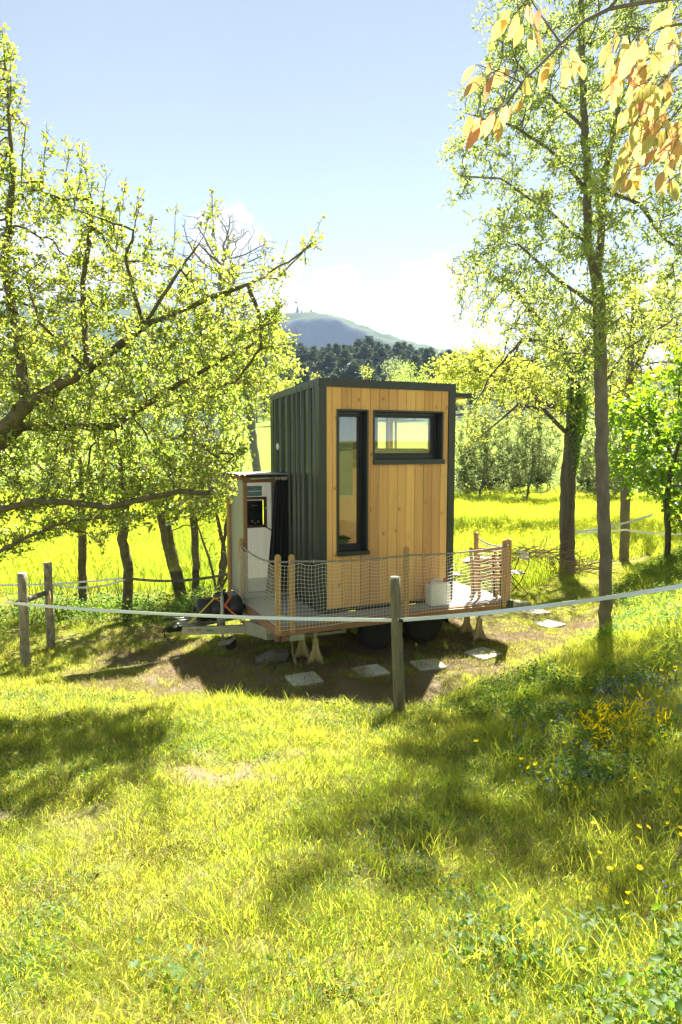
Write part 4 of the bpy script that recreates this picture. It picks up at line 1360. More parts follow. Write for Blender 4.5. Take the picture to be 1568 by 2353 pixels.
# jerrycan on the deck
J = thing_at('jerrycan', 1.76, -.225, DZ + .002, R(-3), label='white translucent jerrycan with red caps standing on the deck beside the planked wall', cat='jerrycan')
mb = MB(); mb.prism([(-.165, .02), (-.15, 0), (.15, 0), (.165, .02), (.168, .28), (.15, .32), (.11, .335), (-.12, .335), (-.16, .31), (-.168, .28)], -.085, .085, 'xz')
mb.build('body', 'white_plastic', J, bev=.018)
MB().tube([(-.09, 0, .33), (-.085, 0, .365), (-.06, 0, .38), (.02, 0, .38), (.05, 0, .365), (.055, 0, .33)], .013, 8).build('handle', 'white_plastic', J, True)
MB().lathe([(.026, 0), (.026, .04), (.02, .045)], 14).build('cap', 'red_plastic', J, loc=(.115, 0, .335))
MB().lathe([(.014, 0), (.014, .025)], 10).build('cap', 'red_plastic', J, loc=(-.145, 0, .32))
MB().tube([(.165, 0, .05), (.21, 0, .045)], .01, 6).tube([(.205, 0, .03), (.205, 0, .065)], .008, 6).build('tap', 'white_plastic', J)


# folded slatted chairs leaning at the corner post
def folded_chair(x, y, tilt, label):
    Fo = thing_at('folded_chair', x, y, DZ + .002, R(70), label=label, cat='folding chair', group='folded chairs leaning by the corner posts')
    Fo.rotation_euler = (R(0), R(tilt), R(24.77 + 70))
    for yy_ in (-.19, .19):
        MB().box(-.016, .016, yy_ - .016, yy_ + .016, 0, .78).build('leg', 'post_wood', Fo)
        MB().box(.024, .046, yy_ * .86 - .014, yy_ * .86 + .014, .02, .66).build('leg', 'steel_dark', Fo)
    for k in range(3):
        MB().box(-.022, -.006, -.17, .17, .30 + .12 * k, .36 + .12 * k).build('slat', 'post_wood', Fo)
    MB().box(-.022, -.002, -.18, .18, .70, .76).build('slat', 'post_wood', Fo)
    return Fo


folded_chair(2.60, -.20, 9, 'folded wooden chair leaning towards the corner posts, the one nearer the cabin')
folded_chair(2.74, -.18, 8, 'folded wooden chair leaning against the corner posts, the one farther from the cabin')


# bistro set on the grass beyond the deck
def bistro_table(x, y):
    z = gz(x, y)
    B = empty('bistro_table', (x, y, z), R(-25), 'square folding table with pale slats on black crossed legs on the grass', 'table')
    for k in range(9):
        MB().box(-.35, .35, -.35 + .078 * k, -.35 + .078 * k + .068, .70, .718).build('slat', 'table_slat', B)
    mb = MB()
    for yy_ in (-.30, .30):
        mb.tube([(-.30, yy_, 0), (.28, yy_, .69)], .011, 6); mb.tube([(.30, yy_ * .92, 0), (-.28, yy_ * .92, .69)], .011, 6)
    mb.tube([(-.30, -.30, .01), (-.30, .30, .01)], .009, 6); mb.tube([(.30, -.276, .01), (.30, .276, .01)], .009, 6); mb.box(-.34, .34, -.34, -.325, .68, .699); mb.box(-.34, .34, .325, .34, .68, .699)
    mb.build('folding_frame', 'steel_dark', B)
    return B


def bistro_chair(x, y, rz, label):
    z = gz(x, y)
    B = empty('bistro_chair', (x, y, z), rz, label, 'chair', 'slatted bistro chairs round the square table')
    for k in range(6):
        MB().box(-.19, .19, -.19 + .064 * k, -.19 + .064 * k + .054, .445, .46).build('seat_slat', 'table_slat', B)
    for k in range(2):
        MB().box(-.20, .20, .205, .222, .70 + .10 * k, .765 + .10 * k).build('back_slat', 'table_slat', B)
    for s_ in (-1, 1):
        MB().tube([(s_ * .2, -.26, 0), (s_ * .2, .04, .30), (s_ * .2, .2, .62), (s_ * .2, .235, .88)], .010, 6).build('leg', 'steel_dark', B, True)
        MB().tube([(s_ * .18, .26, 0), (s_ * .18, -.18, .445)], .010, 6).build('leg', 'steel_dark', B, True)
    MB().tube([(-.2, -.25, .02), (.2, -.25, .02)], .008, 5).tube([(-.18, .25, .02), (.18, .25, .02)], .008, 5).tube([(-.19, -.19, .438), (.19, -.19, .438)], .009, 5).build('stretcher', 'steel_dark', B)
    return B


bistro_table(2.82, 13.3)
bistro_chair(2.15, 13.25, R(80), 'slatted bistro chair with black legs left of the square table')
bistro_chair(3.45, 13.45, R(-75), 'slatted bistro chair with black legs right of the square table')

# stepping stones
STONES = [([(-.70, 8.44), (-.48, 8.56), (-.20, 8.23), (-.47, 8.08)], 'pale square paving slab in the shade below the net, leftmost of the row'),
          ([(.15, 8.80), (.42, 8.86), (.63, 8.61), (.33, 8.35)], 'pale square paving slab just left of the weathered fence post'),
          ([(.94, 9.07), (1.21, 9.12), (1.37, 8.81), (1.14, 8.61)], 'pale square paving slab just right of the weathered fence post'),
          ([(1.76, 9.43), (2.09, 9.61), (2.24, 9.35), (1.93, 9.16)], 'half sunlit paving slab in front of the right hand support jacks'),
          ([(3.19, 11.17), (3.59, 11.45), (3.69, 11.04), (3.30, 10.70)], 'sunlit grey paving slab nearest to the tall ash trunk'),
          ([(3.20, 11.99), (3.53, 12.06), (3.66, 11.81), (3.31, 11.59)], 'sunlit paving slab second from the far end of the row'),
          ([(3.00, 12.55), (3.3, 12.75), (3.55, 12.45), (3.2, 12.2)], 'sunlit paving slab at the far end of the row beyond the deck corner')]
srg = random.Random(3)
for pts, lb in STONES:
    cx_ = sum(p[0] for p in pts) / 4; cy_ = sum(p[1] for p in pts) / 4
    # true square slabs 40 cm wide, turned as seen
    d1 = (Vector(pts[2]) - Vector(pts[0])); ang = math.atan2(d1.y, d1.x) + PI / 4
    sz = .205
    mb = MB(); base = []
    for k in range(4):
        for e in range(-2, 3):
            a = PI / 2 * k
            x = sz; y = e / 2 * sz * .9
            rr = Matrix.Rotation(a, 2) @ Vector((x * (1 - .02 * abs(e) + srg.uniform(-.012, .012)), y))
            base.append((rr.x, rr.y))
    mb.prism(base, -.04, .016, 'xy')
    o = mb.build('paving_slab', 'stone', None, bev=.006)
    o.location = (cx_, cy_, max(gz(cx_ + a, cy_ + b_) for a in (-.1, .1) for b_ in (-.1, .1)) + .004)
    o.rotation_euler = (srg.uniform(-.03, .03), srg.uniform(-.03, .03), ang)
    tag(o, lb, 'paving slab', 'paving slabs laid as stepping stones')
# rough block under the front of the trailer and the tie hanging over it
o = MB().prism([(-.24, 0), (.20, 0), (.24, .09), (.05, .13), (-.22, .06)], -.12, .12, 'xz').build('wooden_block', 'bark_grey', None, bev=.01)
o.location = (-.95, 9.15, .0); o.rotation_euler = (0, R(-8), R(12)); tag(o, 'rough grey wooden block lying under the front of the trailer', 'wooden block')
o = MB().tube([LW(-.52, -.30, DZ - .1), LW(-.52, -.30, .25), LW(-.48, -.31, .12), LW(-.46, -.30, .03)], [.008, .01, .022, .012], 6).build('hanging_tie', 'twig_dead', None, True)
tag(o, 'frayed pale tie hanging from the deck corner down to the ground', 'tie')


# ------------------------------------------------------------------ fence posts, rail and tapes
def round_post(name, base, h, r, mat, label, lean=(0, 0), group=None, knots=True):
    P = empty(name, base, 0, label, 'fence post', group)
    rg = random.Random(len(label))
    pts = [(lean[0] * t_ + rg.uniform(-.003, .003), lean[1] * t_ + rg.uniform(-.003, .003), -.15 + (h + .15) * t_) for t_ in np.linspace(0, 1, 12)]
    mb = MB().tube(pts, [r * (1.12 - .12 * t_) * (1 + rg.uniform(-.025, .025)) for t_ in np.linspace(0, 1, 12)], 16, jit=.045, rng=rg)
    mb.build('trunk', mat, P, True)
    MB().lathe([(r * .93, 0), (r * .9, .006), (.002, .007)], 14).build('cut_top', 'cut_wood' if mat != 'old_post' else 'bark_grey', P, loc=(pts[-1][0], pts[-1][1], h - .001))
    return P


PB_ = (.575, 6.42)
pz0 = gz(*PB_)
P1 = round_post('fence_post', (PB_[0], PB_[1], pz0 - .03), 1.25 + (.47 - pz0), .051, 'old_post', 'weathered greenish round fence post standing in front of the deck', lean=(-.06, 0))
PTAPE = Vector((.55, 6.37, 1.285))
o = MB().lathe([(.02, -.02), (.02, .02)], 10, axis='x').build('insulator', 'black_plastic', P1); o.location = (-.005, -.055, PTAPE.z - pz0 + .03)
P2 = round_post('fence_post', (-4.22, 8.91, gz(-4.22, 8.91)), 1.26, .058, 'round_post_bark', 'mottled bark covered round post, leftmost of the pair by the apple tree', group='bark covered posts of the left fence corner')
P3 = round_post('fence_post', (-4.24, 9.75, gz(-4.24, 9.75)), 1.25, .055, 'round_post_bark', 'bark covered round post with a bare split patch, right one of the pair', group='bark covered posts of the left fence corner')
o = MB().tube([(0.03, -.052, .52), (.035, -.056, .66), (.03, -.053, .86)], [.012, .026, .01], 8).build('bare_patch', 'cut_wood', P3, True)
o = MB().tube([at(36, 1388, 8.97), at(104, 1363, 9.72)], .037, 10).build('fence_rail', 'bark_grey', None, True)
tag(o, 'short grey round rail nailed between the two bark covered posts', 'fence rail')


def tape(p, q, sag, w, label, mat='tape', n=24, name='fence_tape'):
    p = Vector(p); q = Vector(q)
    pts = [p.lerp(q, k / n) + Vector((0, 0, -sag * 4 * (k / n) * (1 - k / n))) for k in range(n + 1)]
    mb = MB()
    for i_, c in enumerate(pts):
        tw = .35 * math.sin(i_ * .5 + p.x)
        d = (q - p).normalized(); s_ = d.cross(Vector((0, 0, 1))).normalized()
        up = Vector((0, 0, 1)) * math.cos(tw) + s_ * math.sin(tw); nn = d.cross(up) * .0012
        for v in (c - up * w / 2 + nn, c + up * w / 2 + nn, c + up * w / 2 - nn, c - up * w / 2 - nn):
            mb.v.append(tuple(v))
    for i_ in range(n):
        for k in range(4):
            a = 4 * i_ + k; b_ = 4 * i_ + (k + 1) % 4; mb.f.append((a, b_, b_ + 4, a + 4))
    o = mb.build(name, mat, None)
    return tag(o, label, 'fence tape')


tape((-4.43, 8.86, .88), PTAPE, .05, .036, 'white electric fence tape from the left posts across to the weathered post')
tape(PTAPE, (3.05, 5.1, 1.96), .045, .038, 'white electric fence tape rising from the weathered post to the right edge')
t2p = Vector((-3.63, 11.37, 0))


# ------------------------------------------------------------------ trees
def colonize(trunk, A, step, infl, kill, iters, rg, gravity=0.0, wob=.15, maxn=9000):
    """grow a branching skeleton from trunk polylines towards the attractor points A"""
    N_ = []; par = []
    for poly in trunk:
        for i_, p in enumerate(poly):
            p = np.array(p, float)
            if i_ == 0:
                if N_ and poly is not trunk[0]:
                    d = np.linalg.norm(np.array(N_) - p, axis=1); last = int(d.argmin())
                    continue
                N_.append(p); par.append(-1); last = 0; continue
            q = N_[last]; L = np.linalg.norm(p - q); k = max(1, int(L / step))
            for j in range(1, k + 1):
                N_.append(q + (p - q) * j / k + rg.normal(0, step * .06, 3) * (j < k)); par.append(last); last = len(N_) - 1
    N_ = list(N_)
    nn = np.array(N_)
    A = A.copy()
    best_d = np.full(len(A), 1e9); best_i = np.zeros(len(A), int)

    def upd(start, nn):
        nonlocal best_d, best_i
        new = nn[start:]
        for c in range(0, len(new), 256):
            blk = new[c:c + 256]
            d = np.linalg.norm(A[:, None, :] - blk[None], axis=2)
            k = d.argmin(1); dm = d[np.arange(len(A)), k]
            m_ = dm < best_d
            best_d = np.where(m_, dm, best_d); best_i = np.where(m_, start + c + k, best_i)
    upd(0, nn)
    for it in range(iters):
        act = best_d < infl
        if not act.any() or len(nn) > maxn: break
        idx = best_i[act]; dirs = A[act] - nn[idx]; dirs /= np.linalg.norm(dirs, axis=1, keepdims=True) + 1e-9
        u, inv = np.unique(idx, return_inverse=True)
        acc = np.zeros((len(u), 3)); np.add.at(acc, inv, dirs)
        ln = np.linalg.norm(acc, axis=1, keepdims=True)
        acc = acc / (ln + 1e-9) + rg.normal(0, wob, (len(u), 3)) + [0, 0, gravity]
        acc /= np.linalg.norm(acc, axis=1, keepdims=True)
        new = nn[u] + acc * step
        s0 = len(nn)
        nn = np.concatenate([nn, new]); par += list(u)
        upd(s0, nn)
        keep = best_d > kill
        A = A[keep]; best_d = best_d[keep]; best_i = best_i[keep]
        if len(A) == 0: break
    return nn, np.array(par)


def skeleton_mesh(nn, par, r0, expo, rmax=None, taper_trunk=None, n_big=8, minr=None):
    """pipe-model radii and tubes following the thickest child"""
    n = len(nn); acc = np.zeros(n)
    ch = [[] for _ in range(n)]
    for i_ in range(n - 1, 0, -1):
        if not ch[i_]: acc[i_] = max(acc[i_], r0 ** expo)
        if par[i_] >= 0:
            acc[par[i_]] += acc[i_]; ch[par[i_]].append(i_)
    rad = acc ** (1 / expo)
    if rmax: 
        s_ = rmax / rad[0]
        rad = rad * np.clip((s_ - 1) * (rad / rad[0]) ** .8 + 1, .2, 5) if s_ > 1 else np.minimum(rad, rmax * 1.0 + 0 * rad) if False else r0 + (rad - r0) * (rmax - r0) / (rad[0] - r0)
    mb = MB(); stack = [0]; seen = set()
    while stack:
        s0 = stack.pop(); path = [s0]; c = s0
        while ch[c]:
            k = sorted(ch[c], key=lambda q: -rad[q]); stack_extra = k[1:]
            for e in stack_extra: stack.append((e))
            c = k[0]; path.append(c)
        pts = [nn[q] for q in path]; rr = [rad[q] for q in path]
        if par[s0] >= 0:
            pts = [nn[par[s0]]] + pts; rr = [min(rad[par[s0]], rad[s0] * 1.3)] + rr
        if len(pts) < 2: pts.append(pts[0] + np.array([0, 0, .01])); rr.append(rr[0])
        big = rr[0]
        sides = n_big if big > .05 else (6 if big > .02 else (4 if big > .008 else 3))
        rr[-1] *= .5
        mb.tube(pts, [float(x_) for x_ in rr], sides, False)
    return mb, rad, ch


def in_poly(x, y, poly):
    c = np.zeros(len(x), bool); n = len(poly)
    for i_ in range(n):
        x1, y1 = poly[i_]; x2, y2 = poly[(i_ + 1) % n]
        m_ = ((y1 > y) != (y2 > y)) & (x < (x2 - x1) * (y - y1) / (y2 - y1 + 1e-12) + x1)
        c ^= m_
    return c


def volume(poly, Y0, Y1, n, rg, bulge=True):
    """random points of a crown: outline poly as seen at its mid distance, real depth Y0..Y1"""
    pl = np.array(poly, float); Ym = (Y0 + Y1) / 2
    lo = pl.min(0); hi = pl.max(0); out_ = []
    c = pl.mean(0)
    while len(out_) < n:
        px = rg.uniform(lo[0], hi[0], n); py = rg.uniform(lo[1], hi[1], n); k = in_poly(px, py, poly)
        for a, b_ in zip(px[k], py[k]):
            e = min(1, 1.15 * math.hypot((a - c[0]) / (hi[0] - lo[0]) * 2, (b_ - c[1]) / (hi[1] - lo[1]) * 2))
            hw = (Y1 - Y0) / 2 * (math.sqrt(max(0.06, 1 - e * e)) if bulge else 1)
            p = at(a, b_, Ym); p = Vector((p.x, Ym + rg.uniform(-hw, hw), p.z))
            out_.append(p)
            if len(out_) >= n: break
    return np.array(out_)


def unit(v):
    return v / (np.linalg.norm(v, axis=-1, keepdims=True) + 1e-9)


def twigs_and_leaves(nn, par, ch, rad, rg, rmaxleaf, per, ln, L, wr, mat_leaf, mat_bark, crown_name, parent, twl=.18, droop=-.15, up=.5, twigs=True, cluster=3, spread=.05, keep=1.0, origin=None, extra=None):
    """short leafy shoots on every thin piece of the skeleton"""
    k = np.where((rad < rmaxleaf) & (par >= 0))[0]
    if keep < 1: k = k[rg.random(len(k)) < keep]
    idx = np.repeat(k, per)
    B = nn[idx] + (nn[par[idx]] - nn[idx]) * rg.random((len(idx), 1))
    d0 = unit(nn[idx] - nn[par[idx]])
    dv = unit(d0 * .6 + rg.normal(0, .7, d0.shape) + [0, 0, up])
    tl = twl * (.4 + .9 * rg.random(len(idx)))
    E_ = B + dv * tl[:, None]
    Vt, Ft = cords(B, E_, .0022 + 0 * tl)
    m_ = cluster
    u = .25 + .75 * rg.random((len(idx), ln * 1))
    P = (B[:, None] + dv[:, None] * (tl[:, None] * u)[..., None]).reshape(-1, 3) + rg.normal(0, spread * .3, (len(idx) * ln, 3))
    D = unit(np.repeat(dv, ln, 0) * .5 + rg.normal(0, .75, P.shape) + [0, 0, droop])
    U = unit(rg.normal(0, .55, P.shape) + [0, 0, 1])
    LL = L * (.45 + .85 * rg.random(len(P)))
    if twigs:
        return P, D, U, LL, Vt, Ft
    return P, D, U, LL, None, None


def put_tree(name, base, nn, par, rg, r0, expo, rmax, bark, leaf, label, cat, group=None, rl=.012, per=2, ln=4, L=.06, wr=.6, twl=.15, up=.5, droop=-.1, keep=1.0, kindname='tree', foliage='foliage', extra_mat=None, extra_frac=.1, extra_L=.02, smooth_pct=1):
    T_ = empty(name, base, 0, label, cat, group)
    mb, rad, ch = skeleton_mesh(nn, par, r0, expo, rmax)
    bv = Vector(base)
    V = np.array(mb.v) - np.array(base)
    mb.v = [tuple(v) for v in V]
    P, D, U, LL, Vt, Ft = twigs_and_leaves(nn, par, ch, rad, rg, rl, per, ln, L, wr, leaf, bark, '', None, twl, droop, up, keep=keep)
    mb.build('trunk', bark, T_, True)
    if Vt is not None and len(Vt):
        link('twigs', np_mesh('twigs', Vt - np.array(base), Ft, bark), T_)['kind'] = 'stuff'
    if len(P):
        Vl, Fl = leaf_geo(P - np.array(base), D, U, LL, LL * wr)
        o = link(foliage, np_mesh(foliage, Vl, Fl, leaf), T_); o['kind'] = 'stuff'
        if extra_mat:
            k = rg.random(len(P)) < extra_frac
            Pe = np.repeat(P[k] - np.array(base), 4, 0) + rg.normal(0, extra_L * .6, (k.sum() * 4, 3))
            De = unit(rg.normal(0, 1, Pe.shape)); Ue = unit(rg.normal(0, 1, Pe.shape))
            Vl, Fl = leaf_geo(Pe, De, Ue, extra_L * (.5 + rg.random(len(Pe))), extra_L * (.5 + .5 * rg.random(len(Pe))))
            o = link('blossom', np_mesh('blossom', Vl, Fl, extra_mat), T_); o['kind'] = 'stuff'
    return T_, rad


def P3d(px, py, Y):
    v = at(px, py, Y); return (v.x, v.y, v.z)


# --- the old apple tree at the left, limbs reaching across
rg = np.random.default_rng(21)
AP = [(-230, 330), (-60, 60), (-5, 100), (15, 200), (40, 330), (90, 400), (150, 430), (200, 450), (230, 490), (290, 540), (340, 600), (400, 650), (450, 640), (500, 650), (540, 680), (590, 670), (630, 650), (600, 690),
      (655, 700), (640, 730), (600, 745), (685, 780), (690, 800), (600, 830), (540, 870), (620, 880), (600, 910), (520, 930), (530, 990), (560, 1040), (520, 1080), (540, 1120), (525, 1180), (470, 1200), (330, 1210), (250, 1250), (140, 1240), (60, 1265), (-200, 1290)]
A = volume(AP, 5.9, 8.6, 4600, rg)
base = (-4.6, 6.9, gz(-4.6, 6.9))
b3 = (base[0], base[1], base[2] - .1)
trunk = [[b3, (-4.5, 6.9, 1.4), (-4.2, 6.85, 2.1)],
         [(-4.2, 6.85, 2.1), P3d(-60, 1080, 6.7), P3d(60, 930, 6.7), P3d(200, 850, 6.6), P3d(330, 750, 6.6), P3d(470, 690, 6.5), P3d(590, 645, 6.5), P3d(680, 590, 6.4), P3d(735, 545, 6.4)],
         [(-4.2, 6.85, 2.1), P3d(-40, 1180, 6.6), P3d(90, 1150, 6.5), P3d(250, 1165, 6.4), P3d(400, 1130, 6.4), P3d(530, 1135, 6.4)],
         [(-4.5, 6.9, 1.5), P3d(-60, 1300, 6.6), P3d(60, 1235, 6.5), P3d(170, 1195, 6.5), P3d(300, 1190, 6.3)],
         [P3d(60, 930, 6.7), P3d(40, 760, 6.9), P3d(10, 620, 7), P3d(30, 400, 7.1), P3d(20, 240, 7.2), P3d(8, 80, 7.3)],
         [P3d(-60, 1080, 6.7), P3d(50, 980, 7.3), P3d(260, 980, 7.5), P3d(430, 870, 7.6), P3d(600, 780, 7.7)],
         [P3d(200, 850, 6.6), P3d(90, 740, 6.3), P3d(60, 640, 6.2), P3d(0, 600, 6.1)],
         [P3d(330, 750, 6.6), P3d(400, 640, 6.7), P3d(470, 540, 6.7), P3d(490, 470, 6.7)],
         [P3d(200, 850, 6.6), P3d(190, 650, 6.8), P3d(215, 480, 6.9), P3d(190, 360, 6.9)],
         [P3d(330, 750, 6.6), P3d(290, 600, 6.3), P3d(320, 480, 6.3)]]
for (tx, ty, fx, fy) in ((190, 345, 170, 480), (163, 330, 150, 460), (110, 300, 95, 440), (60, 290, 50, 420), (214, 400, 205, 520), (245, 405, 235, 540), (290, 420, 270, 560), (318, 450, 300, 580), (352, 500, 330, 600), (403, 485, 395, 610), (455, 540, 440, 650), (488, 462, 500, 600), (520, 560, 540, 640),
                         (735, 515, 700, 575), (745, 550, 700, 575), (655, 575, 640, 640), (610, 560, 600, 640), (25, 110, 20, 260), (60, 190, 30, 300), (5, 65, 8, 180), (660, 692, 600, 740), (688, 785, 600, 800), (620, 880, 540, 880), (560, 1045, 500, 1040), (640, 730, 590, 760)):
    Yt = rg.uniform(6.2, 7.0)
    trunk.append([P3d(fx, fy, Yt), P3d(fx, fy, Yt), P3d((fx + tx) / 2 + rg.uniform(-6, 6), (fy + ty) / 2, Yt), P3d(tx, ty, Yt)])
nn, par = colonize(trunk, A, .085, .9, .13, 70, rg, .01, .33, 9500)
print('apple', len(nn))
put_tree('apple_tree', base, nn, par, rg, .0035, 2.25, .115, 'bark_apple', 'leaf_apple', 'spreading old apple tree at the left edge with bright young leaves and fading blossom', 'tree',
         rl=.0085, per=3, ln=5, L=.041, wr=.78, twl=.13, up=.45, extra_mat='bud', extra_frac=.10, extra_L=.02, keep=.85)

# --- hedgerow trees behind the apple
HT_ = [((190, 1405), 11.9, [(60, 880), (180, 840), (260, 900), (280, 1060), (260, 1200), (160, 1230), (60, 1230), (20, 1080)], [(190, 1240), (186, 1120)], .075, 'slim dark trunked hedgerow tree nearest the bark covered posts'),
       ((292, 1420), 11.3, [(230, 860), (330, 820), (390, 900), (380, 1080), (340, 1200), (240, 1190), (220, 1040)], [(296, 1310), (280, 1240), (290, 1130)], .085, 'hedgerow tree with a forked knotty trunk that holds the rear fence tape'),
       ((425, 1402), 12.3, [(330, 850), (430, 800), (520, 860), (555, 1000), (560, 1080), (530, 1180), (420, 1220), (330, 1180)], [(408, 1330), (385, 1240), (370, 1160)], .115, 'hedgerow tree with a thick leaning trunk left of the water tank'),
       ((446, 1395), 12.7, [(440, 850), (540, 880), (590, 960), (565, 1100), (520, 1200), (440, 1190)], [(452, 1300), (448, 1225), (440, 1150)], .07, 'straight hedgerow tree just right of the thick leaning trunk')]
rg = np.random.default_rng(8)
for (bx, by), Y, poly, tr, rr, lb in HT_:
    b_ = at(bx, by, Y); b_ = (b_.x, b_.y, gz(b_.x, b_.y))
    A = volume(poly, Y - 1.1, Y + 1.1, 900, rg)
    trunk = [[(b_[0], b_[1], b_[2] - .1)] + [P3d(px, py, Y) for px, py in tr]]
    nn, par = colonize(trunk, A, .12, 1.6, .2, 60, rg, .01, .28, 3000)
    put_tree('hedgerow_tree', b_, nn, par, rg, .004, 2.3, rr, 'bark_apple', 'leaf_hedge', lb, 'tree', 'hedgerow trees behind the trailer',
             rl=.010, per=2, ln=5, L=.06, wr=.75, twl=.16)
# thin stems beside the cubicle
b_ = at(500, 1392, 13); b_ = (b_.x, b_.y, gz(b_.x, b_.y))
A = volume([(450, 1050), (530, 1000), (560, 1060), (560, 1250), (520, 1330), (470, 1250)], 12.2, 13.8, 500, rg)
trunk = [[(b_[0], b_[1], b_[2] - .1), P3d(500, 1370, 13)], [P3d(500, 1370, 13), P3d(480, 1280, 13), P3d(455, 1210, 13), P3d(430, 1110, 13)], [P3d(500, 1370, 13), P3d(520, 1290, 13), P3d(500, 1190, 13), P3d(470, 1100, 13)],
         [P3d(500, 1370, 13), P3d(515, 1240, 13.2), P3d(535, 1120, 13.2)], [P3d(500, 1370, 13), P3d(530, 1310, 12.8), P3d(545, 1220, 12.8)]]
nn, par = colonize(trunk, A, .12, 1.5, .2, 40, rg, .01, .28, 2500)
put_tree('hazel_bush', b_, nn, par, rg, .004, 2.3, .09, 'bark_apple', 'leaf_hedge', 'many stemmed bush with slanting stems left of the shower cubicle', 'bush', rl=.009, per=1, ln=3, L=.05, wr=.7, twl=.14, keep=.7)
# low brush at the foot of the hedge: thin bare shoots and weeds
b_ = (-4.2, 11.6, gz(-4.2, 11.6))
mb = MB(); br = random.Random(6)
for k in range(70):
    x = br.uniform(-5.6, -1.9); y = 11.6 + .25 * (x + 4) * .6 + br.uniform(-.4, .6); z = gz(x, y)
    pts = [Vector((x, y, z - .03))]; d = Vector((br.gauss(0, .25), br.gauss(0, .2), 1))
    for s_ in range(6):
        d = (d + Vector((br.gauss(0, .14), br.gauss(0, .1), -.02))).normalized(); pts.append(pts[-1] + d * br.uniform(.12, .28))
    mb.tube([p - Vector(b_) for p in pts], [.006 * (1 - q / 8) for q in range(7)], 3, False)
o = mb.build('brushwood', 'bark_apple', None, loc=b_); tag(o, 'thin bare shoots growing in the hedge behind the posts', 'brushwood', kind='stuff')
rngh = np.random.default_rng(14)
x = rngh.uniform(-8, -1.2, 700); y = 11.8 + .12 * (x + 4) + rngh.normal(0, .45, 700)
big_herbs = [herb_patch('hedge_herb_%d' % k, 70, .22, .42, .05, 'herb_leaf', rngh) for k in range(3)]
place('hedge_weeds', big_herbs, x[:330], y[:330], rngh, .4, .95, 'leafy undergrowth along the foot of the hedge', 'undergrowth')

# --- tall ash at the right
rg = np.random.default_rng(31)
YA = 10.0
b_ = at(1393, 1425, YA); b_ = (b_.x, b_.y, gz(b_.x, b_.y))
print('ash base z', b_, at(1393, 1425, YA))
AS = [(1050, -420), (1110, -60), (1130, 60), (1100, 130), (1085, 200), (1050, 240), (1030, 300), (1075, 350), (1030, 400), (1050, 430), (1130, 420), (1140, 520), (1100, 590), (1040, 640), (1120, 680), (1180, 760), (1250, 800), (1330, 900), (1440, 860), (1520, 780), (1600, 760), (1720, 700), (1750, 300), (1720, -450), (1400, -520)]
A = volume(AS, 7.9, 12.2, 4800, rg)
trunk = [[(b_[0], b_[1], b_[2] - .15), P3d(1392, 1300, YA), P3d(1384, 1100, YA), P3d(1382, 900, YA), P3d(1378, 740, YA), P3d(1372, 640, YA)],
         [P3d(1372, 640, YA), P3d(1350, 560, YA - .1), P3d(1352, 440, YA - .2), P3d(1345, 300, YA - .2), P3d(1338, 160, YA - .1), P3d(1335, 0, YA), P3d(1330, -150, YA)],
         [P3d(1372, 640, YA), P3d(1382, 540, YA + .2), P3d(1385, 430, YA + .3), P3d(1410, 300, YA + .4), P3d(1440, 120, YA + .5), P3d(1460, -60, YA + .5)],
         [P3d(1352, 440, YA - .2), P3d(1260, 340, YA - .4), P3d(1180, 290, YA - .6), P3d(1070, 260, YA - .6)],
         [P3d(1350, 560, YA - .1), P3d(1240, 470, YA), P3d(1150, 410, YA - .1), P3d(1060, 405, YA)],
         [P3d(1378, 720, YA), P3d(1280, 640, YA + .4), P3d(1190, 560, YA + .5)],
         [P3d(1385, 430, YA + .3), P3d(1470, 470, YA), P3d(1530, 550, YA - .2), P3d(1590, 600, YA - .4)],
         [P3d(1345, 300, YA - .2), P3d(1250, 200, YA), P3d(1170, 130, YA)],
         [P3d(1382, 900, YA), P3d(1440, 800, YA), P3d(1540, 740, YA - .3)]]
nn, par = colonize(trunk, A, .13, 2.2, .22, 80, rg, .03, .24, 9000)
print('ash', len(nn))
ash_tree, _ = put_tree('ash_tree', b_, nn, par, rg, .0040, 2.35, .098, 'bark_ash', 'leaf_ash', 'tall slender ash with a straight grey trunk and airy young leaves', 'tree', rl=.009, per=3, ln=7, L=.062, wr=.45, twl=.24, up=.2, keep=.85)

# --- old ivied tree with drooping twiggy limbs
rg = np.random.default_rng(41)
YO = 16.2
b_ = at(1305, 1297, YO); b_ = (b_.x, b_.y, gz(b_.x, b_.y))
OD = [(1010, 610), (1060, 570), (1130, 600), (1250, 640), (1400, 680), (1500, 760), (1500, 900), (1440, 960), (1380, 900), (1300, 960), (1240, 980), (1180, 960), (1120, 1010), (1050, 1050), (1060, 980), (1130, 860), (1180, 800), (1100, 720), (1040, 750), (1060, 680)]
A = volume(OD, 14.6, 18.4, 2800, rg)
trunk = [[(b_[0], b_[1], b_[2] - .15), P3d(1304, 1220, YO), P3d(1305, 1100, YO), P3d(1312, 1040, YO), P3d(1318, 940, YO), P3d(1322, 840, YO)],
         [P3d(1322, 840, YO), P3d(1280, 780, YO), P3d(1240, 740, YO), P3d(1190, 670, YO), P3d(1120, 625, YO), P3d(1050, 630, YO)],
         [P3d(1322, 840, YO), P3d(1380, 760, YO), P3d(1440, 720, YO + .3)],
         [P3d(1280, 780, YO), P3d(1200, 780, YO - .3), P3d(1130, 860, YO - .5), P3d(1075, 960, YO - .6)],
         [P3d(1312, 1010, YO), P3d(1250, 940, YO - .4), P3d(1190, 930, YO - .5), P3d(1110, 1000, YO - .6)],
         [P3d(1310, 1060, YO), P3d(1340, 1000, YO), P3d(1350, 930, YO)]]
nn, par = colonize(trunk, A, .15, 2.4, .24, 70, rg, -.08, .36, 8000)
